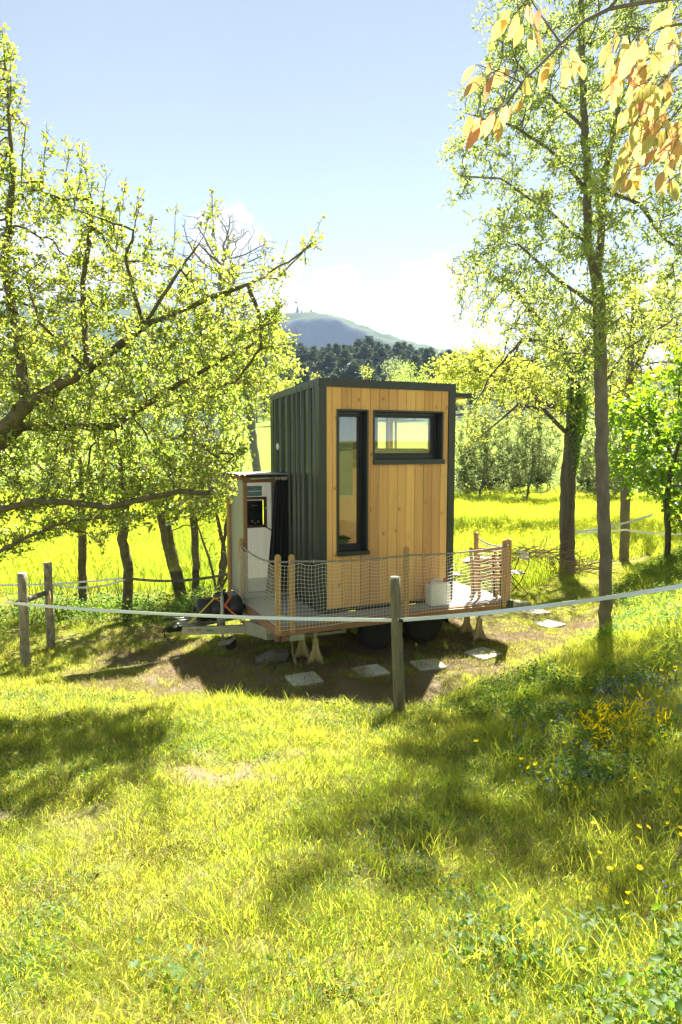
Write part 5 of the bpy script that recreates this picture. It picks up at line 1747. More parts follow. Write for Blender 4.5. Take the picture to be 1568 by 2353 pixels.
put_tree('old_tree', b_, nn, par, rg, .0055, 2.3, .185, 'bark_old', 'leaf_yellow', 'old tree with a thick furrowed trunk and drooping, nearly bare twigs', 'tree', rl=.012, per=2, ln=4, L=.09, wr=.5, twl=.30, up=-.1, keep=.5)
# ivy round its trunk
P = []; rgi = np.random.default_rng(5)
for k in range(2600):
    t_ = .3 + .7 * rgi.random() ** .6
    c = np.array(P3d(1304, 1200, YO)) * (1 - t_) + np.array(P3d(1322, 830, YO)) * t_
    a = rgi.normal(-.4, 1.1); rr = .15 * (1 - .4 * t_) + .03 + (.25 if t_ > .55 else .04) * rgi.random() ** 2
    P.append(c + [math.cos(a) * rr, math.sin(a) * rr, rgi.normal(0, .05)])
P = np.array(P)
Vl, Fl = leaf_geo(P - np.array(b_), unit(rgi.normal(0, 1, P.shape)), unit(rgi.normal(0, 1, P.shape)), .075 + 0 * P[:, 0], .065 + 0 * P[:, 0])
o = link('ivy', np_mesh('ivy', Vl, Fl, 'leaf_linden')); o.location = b_; tag(o, 'dark ivy climbing the furrowed trunk of the old tree', 'ivy', kind='stuff')

# --- leafy linden at the right edge, big leaves
rg = np.random.default_rng(51)
YL = 13.2
b_ = at(1535, 1262, YL); b_ = (b_.x, b_.y, gz(b_.x, b_.y))
LD = [(1400, 960), (1440, 900), (1470, 930), (1500, 850), (1540, 840), (1560, 790), (1650, 780), (1780, 820), (1820, 1100), (1700, 1180), (1600, 1200), (1570, 1170), (1540, 1195), (1510, 1130), (1470, 1145), (1440, 1100), (1395, 1125), (1420, 1060), (1395, 1020)]
A = volume(LD, 11.8, 15.0, 620, rg)
trunk = [[(b_[0], b_[1], b_[2] - .1), P3d(1536, 1215, YL), P3d(1530, 1150, YL), P3d(1550, 1050, YL), P3d(1590, 950, YL)],
         [P3d(1530, 1150, YL), P3d(1480, 1100, YL), P3d(1440, 1050, YL)], [P3d(1550, 1050, YL), P3d(1500, 980, YL), P3d(1440, 930, YL)]]
nn, par = colonize(trunk, A, .14, 1.8, .22, 50, rg, .0, .25, 4000)
put_tree('linden_tree', b_, nn, par, rg, .004, 2.3, .06, 'bark_apple', 'leaf_linden', 'dense dark green broad leaved tree at the right edge', 'tree', rl=.012, per=3, ln=6, L=.10, wr=.85, twl=.34, up=.0)
# --- thin tree behind the ash
rg = np.random.default_rng(61)
YT = 17.6
b_ = at(1436, 1266, YT); b_ = (b_.x, b_.y, gz(b_.x, b_.y))
A = volume([(1380, 720), (1500, 640), (1620, 700), (1640, 900), (1500, 1000), (1420, 960)], YT - 1.6, YT + 1.6, 900, rg)
trunk = [[(b_[0], b_[1], b_[2] - .1), P3d(1438, 1150, YT), P3d(1441, 1000, YT), P3d(1450, 820, YT), P3d(1455, 700, YT)]]
nn, par = colonize(trunk, A, .2, 2.4, .3, 50, rg, .02, .2, 3000)
put_tree('young_ash', b_, nn, par, rg, .005, 2.3, .13, 'bark_ash', 'leaf_yellow', 'young tree with a thin pale trunk in the meadow edge behind the ash', 'tree', rl=.012, per=2, ln=4, L=.10, wr=.5, twl=.25, keep=.8)


# --- middle distance trees: one builder, each grown anew
def far_tree(name, px, py_base, Y, poly, n, step, leaf, bark, label, cat, seed, rtr, rl, per, ln, L, wr=.6, twl=.4, depth=None, group=None, up=.3, keep=1, r0=.01, grav=.02, wob=.2, dens_infl=None, trunk_top=None, lean=.3):
    rg = np.random.default_rng(seed)
    b = at(px, py_base, Y); b = (b.x, b.y, gz(b.x, b.y))
    dp = depth or (max(p[0] for p in poly) - min(p[0] for p in poly)) / 1570 * Y * .45
    A = volume(poly, Y - dp, Y + dp, n, rg)
    c = A.mean(0); lo = A[:, 2].min(); hi = A[:, 2].max()
    tt = trunk_top if trunk_top is not None else .55
    trunk = [[(b[0], b[1], b[2] - .2), (b[0] * (1 - lean) + c[0] * lean, b[1], max(lo, b[2] + .5)), (c[0], c[1], lo + (hi - lo) * tt)]]
    nn, par = colonize(trunk, A, step, dens_infl or step * 12, step * 1.6, 70, rg, grav, wob, 5000)
    return put_tree(name, b, nn, par, rg, r0, 2.2, rtr, bark, leaf, label, cat, group, rl=rl, per=per, ln=ln, L=L, wr=wr, twl=twl, up=up, keep=keep)[0]


# bare poplar against the sky
far_tree('poplar', 505, 1060, 62, [(395, 560), (410, 500), (470, 478), (530, 490), (600, 530), (650, 545), (640, 620), (620, 700), (560, 760), (450, 760), (390, 680)], 3400, .5, 'bud', 'bark_grey',
         'tall nearly bare poplar rising behind the apple tree', 'tree', 71, .42, .05, 3, 1, .10, twl=1.1, up=.8, keep=.9, r0=.022, grav=.12, wob=.12)
# yellow-green spring tree left of the cabin, far side of the meadow
far_tree('maple', 590, 1030, 55, [(400, 780), (470, 740), (560, 735), (650, 750), (670, 800), (700, 850), (690, 880), (640, 960), (560, 960), (420, 950)], 1500, .5, 'leaf_yellow', 'bark_grey',
         'yellow leaved spring tree at the far edge of the meadow left of the cabin', 'tree', 72, .35, .05, 3, 7, .22, wr=.8, twl=.7)
far_tree('maple', 455, 1040, 48, [(300, 830), (380, 800), (470, 820), (560, 860), (570, 960), (480, 1000), (320, 1000)], 1100, .45, 'leaf_hedge', 'bark_grey',
         'rounded green tree behind the apple at the far edge of the meadow', 'tree', 73, .3, .05, 3, 6, .2, wr=.8, twl=.6)
far_tree('maple', 120, 1060, 50, [(-120, 760), (60, 720), (240, 760), (300, 860), (260, 1010), (-100, 1020)], 1300, .5, 'leaf_yellow', 'bark_grey',
         'broad spring tree far behind the bark covered posts', 'tree', 74, .35, .05, 3, 6, .22, wr=.8, twl=.6)
# spring tree right behind the cabin roof
far_tree('walnut', 1303, 1170, 27, [(965, 860), (1010, 820), (1060, 795), (1120, 790), (1180, 830), (1260, 860), (1300, 930), (1230, 960), (1160, 900), (1100, 890), (1080, 900), (1045, 880)], 1300, .24, 'leaf_yellow', 'bark_old',
         'yellow-green leafing tree behind the right end of the cabin roof', 'tree', 75, .13, .022, 3, 8, .13, wr=.5, twl=.35, grav=0, lean=0)
far_tree('walnut', 1386, 1150, 26, [(1180, 850), (1280, 760), (1400, 640), (1560, 600), (1700, 650), (1750, 900), (1600, 980), (1400, 960), (1240, 950)], 1300, .3, 'leaf_yellow', 'bark_old',
         'wide yellow-green tree filling the gap between ash and linden', 'tree', 76, .13, .025, 3, 8, .13, wr=.5, twl=.4, grav=0, lean=0)
# willow shrubs and dark pines at the far meadow edge
for k, (px, Y, poly) in enumerate((((1100), 38, [(1040, 1000), (1060, 960), (1120, 930), (1170, 960), (1190, 1060), (1170, 1120), (1050, 1130)]), ((1210), 36, [(1150, 960), (1200, 930), (1260, 960), (1300, 1040), (1290, 1120), (1170, 1120)]),
                                  ((1390), 37, [(1310, 1000), (1370, 940), (1440, 980), (1460, 1060), (1440, 1130), (1320, 1130)]), ((1540), 36, [(1460, 1010), (1540, 960), (1620, 1010), (1640, 1120), (1470, 1130)]))):
    far_tree('willow_bush', px, 1142, Y, [(a, b_ + (22 if b_ > 1100 else 0)) for a, b_ in poly], 1000, .28, 'leaf_willow', 'bark_grey',
             ['grey-green willow bush right beside the cabin edge across the meadow', 'grey-green willow bush between the cabin and the old trunk across the meadow', 'grey-green willow bush behind the ash trunk across the meadow', 'grey-green willow bush under the dark green linden across the meadow'][k],
             'bush', 80 + k, .07, .03, 4, 11, .16, wr=.28, twl=.6, up=.9, group='willow bushes across the meadow', grav=.1, r0=.008, trunk_top=.2)


def pine_mesh(name, seed, h, r, n_tier, full=.12, mat='needle_pine', lz=.35):
    """conifer: tapering trunk, tiers of drooping boughs carrying needle sprays; returns trunk and crown meshes"""
    rg = np.random.default_rng(seed); mb = MB()
    mb.tube([(rg.normal(0, .05), rg.normal(0, .05), h * t_) for t_ in np.linspace(0, 1, 7)], [max(.02, .018 * h * (1 - t_)) for t_ in np.linspace(0, 1, 7)], 6, False)
    P = []; D = []
    for k in range(n_tier):
        t_ = full + (1 - full) * (k / n_tier) + rg.normal(0, .01)
        z = h * t_; t_ = min(max(t_, full), .995); R_ = r * (1 - ((t_ - full) / (1 - full)) ** 1.3) * (.7 + .5 * rg.random()) + .15
        nb = rg.integers(5, 9); a0 = rg.random() * 6
        for j in range(nb):
            a = a0 + 2 * PI * j / nb + rg.normal(0, .25); L_ = R_ * (.65 + .5 * rg.random()); el = rg.normal(.12, .15)
            d = np.array([math.cos(a), math.sin(a), el])
            mb.tube([(0, 0, z), tuple(np.array([0, 0, z]) + d * L_ * .6), tuple(np.array([0, 0, z]) + d * L_ + [0, 0, .1 * L_])], [.02 + .006 * L_, .012, .005], 3, False)
            m_ = int(10 + 16 * L_)
            u = rg.random(m_) ** .6
            p = np.array([0, 0, z]) + d * (L_ * u)[:, None] + rg.normal(0, .13 + .05 * L_, (m_, 3)) * [1, 1, .7]
            P.append(p); D.append(unit(d + rg.normal(0, .7, (m_, 3)) + [0, 0, .35]))
    P = np.concatenate(P); D = np.concatenate(D)
    V, F = leaf_geo(P, D, unit(rg.normal(0, .8, P.shape) + [0, 0, 1]), lz * (.6 + .8 * rg.random(len(P))), lz * .55 * (.6 + .8 * rg.random(len(P))))
    return mb.mesh(name + '_trunk', 'bark_old'), np_mesh(name + '_crown', V, F, mat)


PM = [pine_mesh('pine_%d' % k, 90 + k, 10, 2.3 + .3 * (k % 3), 20 + 2 * k, .08 + .05 * k) for k in range(4)]


def pine(x, y, s_, k, label, group=None, z=None):
    z = gz(x, y) if z is None else z
    E_ = empty('pine_tree', (x, y, z - .3 * s_), 0, label, 'tree', group)
    E_.scale = (s_ * 1.0, s_ * 1.0, s_); E_.rotation_euler = (0, 0, x * 3.1 + y)
    link('trunk', PM[k][0], E_); o = link('crown', PM[k][1], E_); o['kind'] = 'stuff'
    return E_


LOWP = ['dark bushy pine right beside the cabin edge across the meadow', 'small dark pine second from the cabin edge across the meadow', 'dark pine in the middle of the row across the meadow', 'dark pine just left of the old trunk across the meadow', 'dark pine right of the old trunk across the meadow', 'dark pine beyond the thin pale trunk']
for k, (px, Y, h) in enumerate(((1075, 41, 3.2), (1120, 42, 2.6), (1170, 41, 3.3), (1235, 42, 3.4), (1350, 42, 3.0), (1420, 43, 2.8))):
    p = at(px, 1140, Y); pine(p.x, p.y, h / 10, k % 4, LOWP[k], 'low pines at the far edge of the meadow').scale = (h / 7.5, h / 7.5, h / 10)
# wooded slope: pines with a few spring trees between
fr = random.Random(17); cnt = 0
SKY_ = lambda px: np.interp(px, [-300, 500, 640, 700, 760, 820, 900, 960, 1030, 1100, 1300, 1900], [775, 790, 800, 786, 778, 774, 778, 788, 800, 812, 812, 790])
for row, (Y, off, hh) in enumerate(((262, 0, 13), (232, 16, 12.5), (204, 36, 12), (180, 58, 11.5), (158, 84, 10))):
    px = (430 if row < 2 else 600) + fr.uniform(0, 14)
    while px < (1400 if row < 2 else 1180):
        if row > 1 and (px < 520 or px > 1480) and row % 2: px += 40; continue
        h = hh * fr.uniform(.78, 1.12); yt = SKY_(px) + off + fr.uniform(-5, 7)
        p = at(px, yt, Y + fr.uniform(-8, 8))
        zb = gz(p.x, p.y); h = max(4.5, (p.z - zb) * fr.uniform(.82, 1.12))
        E_ = pine(p.x, p.y, h / 10, fr.randrange(4), 'dark pine of the wood on the slope beyond the meadow', 'pines of the wood beyond the meadow', z=zb)
        wdt = h / 10 * fr.uniform(1.2, 2.0); E_.scale = (wdt, wdt, h / 10)
        cnt += 1; px += fr.uniform(12, 26) * (1 + row * .2)
print('pines', cnt)


def broad_mesh(name, seed, h, r, n, leaf, L):
    rg = np.random.default_rng(seed)
    c = rg.normal(0, 1, (9, 3)) * [r * .45, r * .45, h * .16] + [0, 0, h * .62]
    P = []
    for q in c:
        m_ = n // 9; v = unit(rg.normal(0, 1, (m_, 3))) * (rg.random((m_, 1)) ** .4) * r * rg.uniform(.38, .6)
        P.append(q + v)
    P = np.concatenate(P)
    V, F = leaf_geo(P, unit(rg.normal(0, 1, P.shape) + [0, 0, -.1]), unit(rg.normal(0, .6, P.shape) + [0, 0, 1]), L * (.6 + .8 * rg.random(len(P))), L * .7 * (.6 + .6 * rg.random(len(P))))
    mb = MB(); mb.tube([(0, 0, 0), (0, 0, h * .35), (.1, 0, h * .7)], [.03 * h, .02 * h, .01 * h], 6, False)
    for q in c:
        mb.tube([(0, 0, h * .3), tuple(q * .6 + np.array([0, 0, h * .3]) * .4), tuple(q)], [.014 * h, .009 * h, .004 * h], 4, False)
    return mb.mesh(name + '_trunk', 'bark_grey'), np_mesh(name + '_crown', V, F, leaf)


BM = [broad_mesh('broadleaf_0', 1, 9, 3.6, 2600, 'leaf_yellow', .26), broad_mesh('broadleaf_1', 2, 9, 3.2, 2200, 'leaf_hedge', .26), broad_mesh('broadleaf_2', 3, 9, 3.0, 1300, 'leaf_yellow', .24), broad_mesh('broadleaf_3', 4, 9, 3.4, 2400, 'leaf_willow', .26)]
SPR = [((850, 850), 120, 2, 'thin yellow-green spring tree in front of the dark pines above the cabin roof'), ((905, 835), 142, 3, 'pale olive spring tree among the pines above the cabin roof'),
       ((955, 850), 138, 1, 'fresh green rounded tree at the right of the pines above the cabin roof'), ((735, 868), 118, 2, 'small yellow-green tree just above the left roof corner of the cabin'),
       ((650, 860), 128, 0, 'golden green tree left of the cabin roof below the wood'), ((1010, 855), 125, 0, 'golden green tree right of the cabin roof below the wood'),
       ((1240, 880), 120, 1, 'green rounded tree below the wood behind the old tree'), ((1420, 870), 122, 0, 'golden green tree below the wood behind the ash'), ((560, 880), 132, 1, 'green rounded tree below the wood behind the left spring trees')]
for (px, py), Y, k, lb in SPR:
    p = at(px, py, Y); zb = gz(p.x, p.y); h = max(4, p.z - zb)
    E_ = empty('spring_tree', (p.x, p.y, zb - .2), px * .37, lb, 'tree', 'spring trees below the pine wood')
    s_ = h / 8.4; E_.scale = (s_, s_, s_)
    link('trunk', BM[k][0], E_); o = link('crown', BM[k][1], E_); o['kind'] = 'stuff'
for (x, y, s_, k) in ((11, -1.5, .95, 1), (15.5, 1.5, 1.1, 0), (8.5, -6, 1.0, 3), (14, -7, 1.2, 1), (3, -12, 1.1, 1)):  # unseen trees added behind the camera so the panes have something to reflect
    E_ = empty('reflection_tree', (x, y, gz(x, y) - .2), x, 'added tree behind the camera for the cabin windows to reflect', 'tree', 'added unseen trees for the window reflections'); E_.scale = (s_,) * 3
    link('trunk', BM[k][0], E_); o = link('crown', BM[k][1], E_); o['kind'] = 'stuff'
# bushes along the top edge of the pasture
fr = random.Random(5); EB = []
for k in range(26):
    px = 300 + 50 * k + fr.uniform(-14, 14); p = at(px, 900, 146 + fr.uniform(-6, 6)); zb = gz(p.x, p.y)
    E_ = empty('hedge_bush', (p.x, p.y, zb - .3), px, 'rounded bush along the upper edge of the pasture below the wood', 'bush', 'bushes along the upper edge of the pasture')
    s_ = fr.uniform(.35, .6); E_.scale = (s_ * 1.3, s_ * 1.3, s_); kk = fr.choice((1, 3, 1, 0))
    link('trunk', BM[kk][0], E_); o = link('crown', BM[kk][1], E_); o['kind'] = 'stuff'
# lone trees on the mountain ridge
for (px, py, h, lb) in ((684, 722, 15, 'tiny tree on the mountain ridge, leftmost of three'), (693, 722, 9, 'tiny tree on the mountain ridge, middle of three'), (715, 722, 11, 'tiny tree on the mountain ridge, rightmost of three')):
    p = at(px, py + 1, MY - 2); E_ = pine(p.x, p.y, 1, 3, lb, z=p.z)
    E_.scale = (h / 13, h / 13, h / 10)
for (px, py) in ((768, 727), (792, 733), (803, 737), (812, 740), (834, 748), (845, 752)):
    p = at(px, py + 2, MY - 2)
    E_ = empty('ridge_bush', tuple(p), px, 'round bush on the mountain ridge seen against the sky', 'bush', 'bushes on the mountain ridge'); E_.scale = (.8, .8, .55)
    link('trunk', BM[1][0], E_); o = link('crown', BM[1][1], E_); o['kind'] = 'stuff'

# wire fence on the pasture left of the cabin
WF = empty('wire_fence', (-14, 50, gz(-14, 50)), 0, 'thin wire fence crossing the green pasture left of the cabin', 'fence')
b0 = Vector(WF.location)
mb0 = MB().tube([(0, 0, -.1), (0, 0, 1.25)], .045, 6).mesh('fence_stake', 'bark_grey')
xs_ = np.linspace(-26, 2, 13)
for x in xs_:
    link('stake', mb0, WF, (x + 14, 0, gz(x, 50) - b0.z))
for hz in (.45, .8, 1.15):
    MB().tube([(x + 14, -.05, gz(x, 50) - b0.z + hz) for x in xs_], .012, 3, False).build('wire', 'galvanised', WF)

# rear tapes
q = at(300, 1327, 11.35)
tape(at(-60, 1345, 11.0), q, .04, .03, 'white electric fence tape behind the hedge trunks, upper one')
tape((-4.2, 9.80, .93), q, .10, .03, 'white electric fence tape slanting from the right bark covered post to the forked trunk')
tape(q + Vector((.04, -.1, 0)), LW(-.76, 1.95, DZ + .28), .07, .045, 'worn tan tape from the forked trunk to the shower cubicle', 'bark_grey')
q = at(1322, 1223, 16.0); r_ = at(1437, 1217, 17.4)
tape(q, r_, .03, .05, 'white electric fence tape between the old trunk and the thin pale trunk')
tape(r_, at(1600, 1225, 16.6), .06, .05, 'white electric fence tape from the thin pale trunk to the right edge')
tape(q, at(1500, 1183, 15.0), .05, .05, 'white electric fence tape climbing from the old trunk into the linden')

# pile of cut brush by the old trunk
bp_ = at(1215, 1302, 16.0); bz = gz(bp_.x, bp_.y); mb = MB(); br = random.Random(12)
for k in range(520):
    x = br.gauss(0, .75); y = br.gauss(0, .5); h = .55 * math.exp(-(x / 1.0) ** 2 - (y / .7) ** 2)
    z = br.uniform(0, h) + .02; a = br.gauss(0, .5) + (PI if br.random() < .5 else 0); L_ = br.uniform(.3, 1.0)
    d = Vector((math.cos(a), math.sin(a) * .7, br.gauss(.05, .22)))
    mid = Vector((x, y, z)) + d * L_ / 2 + Vector((0, 0, br.uniform(-.03, .08)))
    mb.tube([(x, y, z), mid, Vector((x, y, z)) + d * L_], [.009, .007, .003], 3, False)
for k in range(16):
    x = br.uniform(-1.2, 1.8); y = br.uniform(-.3, .4); pts = [Vector((x, y, .05))]; d = Vector((br.uniform(-1, .6), 0, .9))
    for s_ in range(6):
        pts.append(pts[-1] + d.normalized() * .22); d = d + Vector((br.uniform(-.1, .1), 0, -.28))
    mb.tube(pts, [.008] * 6 + [.003], 3, False)
o = mb.build('brush_pile', 'twig_dead', None, loc=(bp_.x, bp_.y, bz)); tag(o, 'low pile of cut dry twigs on the grass left of the old trunk', 'brush pile', kind='stuff')

# wild flowers one can count on the near bank
FM = []
for k in range(3):
    rg = np.random.default_rng(100 + k); V = []; F = []; Rr = .0135
    for j in range(5):
        a = 2 * PI * j / 5 + rg.normal(0, .06); op = .55 + .22 * k
        prof_ = [(0, 0, 0), (.35, .42, .35), (.8, .62, .75), (1.05, .0, .9), (.8, -.62, .75), (.35, -.42, .35)]
        b_ = len(V)
        for (u, s_, hgt) in prof_:
            rr = Rr * (u * op + .08); z = Rr * hgt * (1.25 - op) * 1.3
            V.append((rr * math.cos(a) - s_ * Rr * math.sin(a) * .85, rr * math.sin(a) + s_ * Rr * math.cos(a) * .85, z))
        F += [(b_, b_ + 1, b_ + 2, b_ + 3), (b_, b_ + 3, b_ + 4, b_ + 5)]
    FM.append(np_mesh('petals_%d' % k, np.array(V), np.array(F), 'petal_yellow'))
CTR = MB().lathe([(.001, 0), (.0045, .001), (.004, .005), (.001, .006)], 8).mesh('flower_centre', 'yellow_pipe')
fl_src = []
for cx_, cy_ in ((1285, 38), (1360, 10), (1467, 5), (1475, 103), (1515, 130), (1410, 153), (1516, 158), (1045, 207), (1135, 208), (1160, 228), (1300, 263), (1413, 294), (1187, 267), (1138, 280), (955, 310), (878, 291), (1395, 356), (1447, 447), (871, 469), (758, 583), (353, 830), (464, 863),
                 (406, 890), (487, 935), (590, 875), (565, 913), (722, 938), (672, 1000), (629, 1015), (515, 981), (686, 1045), (763, 1043), (873, 1043), (700, 1088), (850, 857), (865, 868), (680, 705), (780, 708), (807, 685), (812, 735), (1195, 933), (1212, 975), (1112, 992), (890, 1197),
                 (90, 1097), (10, 690), (185, 500), (430, 490), (384, 430), (898, 1310), (1237, 1338), (1312, 1340), (1475, 1190), (1525, 1062), (1455, 1317), (1555, 1345), (1555, 1395), (1237, 1432), (943, 1538), (1245, 1645), (1018, 1657), (1350, 683), (1320, 720), (1440, 653)):
    fl_src.append((1900 + cx_ / 1.889, 2600 + cy_ / 1.889))
for cx_, cy_ in ((1083, 1707), (1228, 1743), (1307, 1800), (1372, 1635), (865, 1938), (922, 1897), (1138, 1776), (670, 1302), (346, 613), (1140, 490), (1235, 1640), (1320, 1760)):
    fl_src.append((1366 + cx_ / 1.149, 2048 + cy_ / 1.149))
for sx_, sy_ in ((165, 2602), (178, 2597), (197, 2600), (213, 2610)):
    fl_src.append((sx_, sy_))
frg = random.Random(8)
for k, (sx_, sy_) in enumerate(fl_src):
    px, py = sx_ * .5744, sy_ * .5744
    h = frg.uniform(.10, .20)
    if k == len(fl_src) - 8: h = .42
    hd = on_ground(px, py, h)
    gx_, gy_ = hd.x + frg.uniform(-.03, .03), hd.y + frg.uniform(-.03, .03)
    zg = gz(gx_, gy_)
    left_ = px < 200
    E_ = empty('buttercup', (gx_, gy_, zg), 0, 'orange-yellow buttercup at the foot of the bark covered posts' if left_ else 'yellow buttercup on a thin stem in the grass of the near bank', 'flower', 'buttercups by the left posts' if left_ else 'buttercups scattered over the near bank')
    top = Vector((hd.x - gx_, hd.y - gy_, hd.z - zg)); mid = top * .5 + Vector((frg.uniform(-.015, .015), frg.uniform(-.015, .015), 0))
    MB().tube([(0, 0, -.01), mid, top], [.0016, .0014, .0012], 4, False).build('stem', 'herb_leaf', E_)
    f = link('petals', FM[frg.randrange(3)], E_, tuple(top)); f.rotation_euler = (frg.gauss(0, .35), frg.gauss(0, .35), frg.uniform(0, 6)); sc_f = frg.uniform(.8, 1.15) * (1.3 if hd.y > 4 else 1); f.scale = (sc_f,) * 3
    c_ = link('flower_centre', CTR, E_, tuple(top)); c_.rotation_euler = f.rotation_euler
# broom in flower
bx_ = on_ground(1395, 1735, .03)
BR = empty('broom_shrub', tuple((bx_.x, bx_.y, gz(bx_.x, bx_.y))), 0, 'low broom shrub covered in yellow pea flowers on the right bank', 'shrub')
b0 = Vector(BR.location)
V = []; F = []
for (dx, dz, ang) in ((0, 0, 0), (0, 0, 2.1), (0, 0, -2.1)):
    b_ = len(V)
    for (u, s_, hgt) in ((0, 0, 0), (.4, .45, .15), (.85, .4, .1), (1.05, 0, -.05), (.85, -.4, .1), (.4, -.45, .15)):
        V.append((u * .017 * math.cos(ang) - s_ * .017 * math.sin(ang), hgt * .017 + (.004 if ang else 0), u * .017 * (.6 + .4 * math.cos(ang)) + s_ * .008 * math.sin(ang)))
    F += [(b_, b_ + 1, b_ + 2, b_ + 3), (b_, b_ + 3, b_ + 4, b_ + 5)]
BF = np_mesh('broom_flower', np.array(V), np.array(F), 'petal_yellow')
BFL = [(745, 520), (760, 525), (795, 505), (810, 500), (845, 520), (860, 540), (880, 545), (905, 565), (920, 575), (850, 595), (875, 605), (845, 600), (925, 430), (940, 480), (955, 465), (970, 460), (975, 480), (990, 430), (1010, 420), (1020, 430), (1020, 470), (1030, 490), (945, 505), (965, 545), (980, 570), (970, 600),
       (965, 630), (990, 650), (1000, 670), (955, 680), (940, 690), (925, 720), (930, 670), (895, 725), (885, 720), (940, 745), (950, 760), (965, 775), (985, 760), (1000, 745), (1020, 765), (1045, 770), (1060, 745), (1075, 730), (1095, 740), (1030, 545), (1045, 530), (1060, 505), (1090, 510), (1105, 545), (1120, 510),
       (1135, 520), (1150, 545), (1165, 560), (1175, 525), (1090, 605), (1120, 600), (1145, 610), (1125, 655), (1130, 405), (1150, 435), (1180, 450), (1190, 490), (1205, 405), (1232, 420), (1240, 450), (1235, 490), (1245, 510), (1275, 365), (1275, 400), (1280, 440), (1285, 465), (1215, 620), (1155, 695), (1190, 660), (1225, 665), (1265, 655),
       (1300, 628), (1290, 635), (1340, 680), (1285, 740), (1385, 490), (1405, 480), (1420, 500), (1440, 530), (1450, 548), (1370, 560), (1385, 570), (1135, 795), (1145, 810), (1175, 825), (1060, 665), (1000, 540), (1015, 560), (1207, 720), (1250, 720)]
brg = random.Random(77)
allf = [(a + brg.uniform(-5, 5), b_ + brg.uniform(-5, 5)) for a, b_ in BFL] + [(a + brg.uniform(-50, 60), b_ + brg.uniform(-40, 40)) for a, b_ in BFL]
stm = MB(); Yb = bx_.y
for k, (cx_, cy_) in enumerate(allf):
    px, py = (1900 + cx_ / 1.889) * .5744, (2600 + cy_ / 1.889) * .5744
    p = at(px, py, Yb + brg.uniform(-.14, .22))
    lowz = gz(p.x, p.y) + .05
    if p.z < lowz: p.z = lowz
    f = link('flower', BF, BR, tuple(p - b0)); f.scale = (2.8,) * 3; f.rotation_euler = (brg.uniform(-.6, .6), brg.uniform(-.5, .5), brg.uniform(0, 6.28))
    if k < len(BFL) and k % 2 == 0:
        rt = Vector((brg.uniform(-.1, .12), brg.uniform(-.06, .1), -.01)); e = p - b0
        md = rt.lerp(e, .55) + Vector((0, 0, .05 + .03 * brg.random()))
        stm.tube([rt, rt.lerp(md, .5) + Vector((0, 0, .03)), md, e, e + (e - md) * .35], [.0018, .0016, .0014, .001, .0006], 3, False)
        for q_ in range(2):
            a = md.lerp(e, brg.random()); stm.tube([a, a + Vector((brg.gauss(0, .05), brg.gauss(0, .05), brg.uniform(.03, .12)))], [.0012, .0006], 3, False)
stm.build('stems', 'herb_leaf', BR)
# tall weed stalk in front of the bank, fallen twigs, soil lumps
def stalk(px, py, px2, py2, label):
    g0 = on_ground(px, py, .01); top = at(px2, py2, g0.y - .03)
    E_ = tag(MB().tube([(0, 0, 0), (top - g0) * .5 + Vector((.01, 0, 0)), top - g0], [.0032, .0025, .0014], 5, False).build('weed_stalk', 'herb_leaf', None, loc=tuple(g0)), label, 'weed')
    return E_, g0, top - g0
E_, g0, tp = stalk(975, 1745, 1018, 1615, 'tall bent weed stalk in the lawn right of the weathered post')
E_, g0, tp = stalk(951, 1600, 962, 1500, 'thin hawkweed stalk with small buds right of the weathered post')
for (a, b_) in ((-.035, -.02), (.05, -.03), (.02, -.06)):
    MB().tube([tuple(tp * .75), tuple(tp + Vector((a, 0, b_)))], [.0016, .001], 4, False).lathe([(.001, 0), (.006, .004), (.004, .012)], 6, c=tuple(tp + Vector((a, 0, b_)))).build('bud_stem', 'herb_leaf', E_)
for (px, py, L_, a, lb) in ((1245, 1700, .22, .5, 'short dark broken stick lying in the grass left of the broom'), (1530, 1880 + 160, .4, -.4, 'curved fallen twig at the lower right of the bank'), (1545, 2000, .3, .8, 'pale weathered twig at the right edge of the bank')):
    g0 = on_ground(px, py, .03); d = Vector((math.cos(a), math.sin(a), .1))
    tag(MB().tube([(0, 0, 0), tuple(d * L_ * .5 + Vector((0, .02, .02))), tuple(d * L_)], [.008, .007, .004], 6).tube([tuple(d * L_ * .5), tuple(d * L_ * .7 + Vector((.03, .06, .03)))], [.004, .002], 4).build('fallen_twig', 'bark_apple', None, True, loc=tuple(g0)), lb, 'twig')
mb = MB(); lrg = random.Random(31)
for (cx_, cy_, sp, n_) in ((-1.9, 3.9, .22, 50), (-.8, 4.4, .25, 55), (-.3, 5.0, .2, 30), (-1.5, 5.0, .35, 45), (-.1, 3.4, .2, 30), (1.1, 2.5, .22, 40), (2.4, 9.9, .5, 60), (-1.1, 2.9, .15, 20), (.5, 4.1, .3, 30)):
    for k in range(n_):
        x, y = lrg.gauss(cx_, sp), lrg.gauss(cy_, sp * .7); z = gz(x, y); r_ = lrg.uniform(.004, .015)
        pts = [(x + lrg.uniform(-.2, .2) * r_, y, z - r_ * .4), (x, y + lrg.uniform(-.3, .3) * r_, z + r_ * .2), (x + lrg.uniform(-.3, .3) * r_, y, z + r_ * .8)]
        mb.tube(pts, [r_ * .8, r_ * lrg.uniform(.9, 1.3), r_ * .4], 6, True, .25, lrg)
tag(mb.build('soil_lumps', 'mud', None, True), 'crumbly lumps of dug up brown soil lying in the lawn', 'soil', kind='stuff')

# --- walnut branch hanging in at the upper right, orange young leaves
WB = empty('walnut_branch', tuple(at(1640, -60, 2.4)), 0, 'walnut branch with orange and yellow young leaves hanging in at the upper right corner', 'branch')
b0 = Vector(WB.location); wrg = random.Random(3)
LEAFV = []
LT = np.array([(0, 0, 0), (.28, .21, .05), (.66, .22, .05), (1, 0, -.10), (.66, -.22, .05), (.28, -.21, .05)])


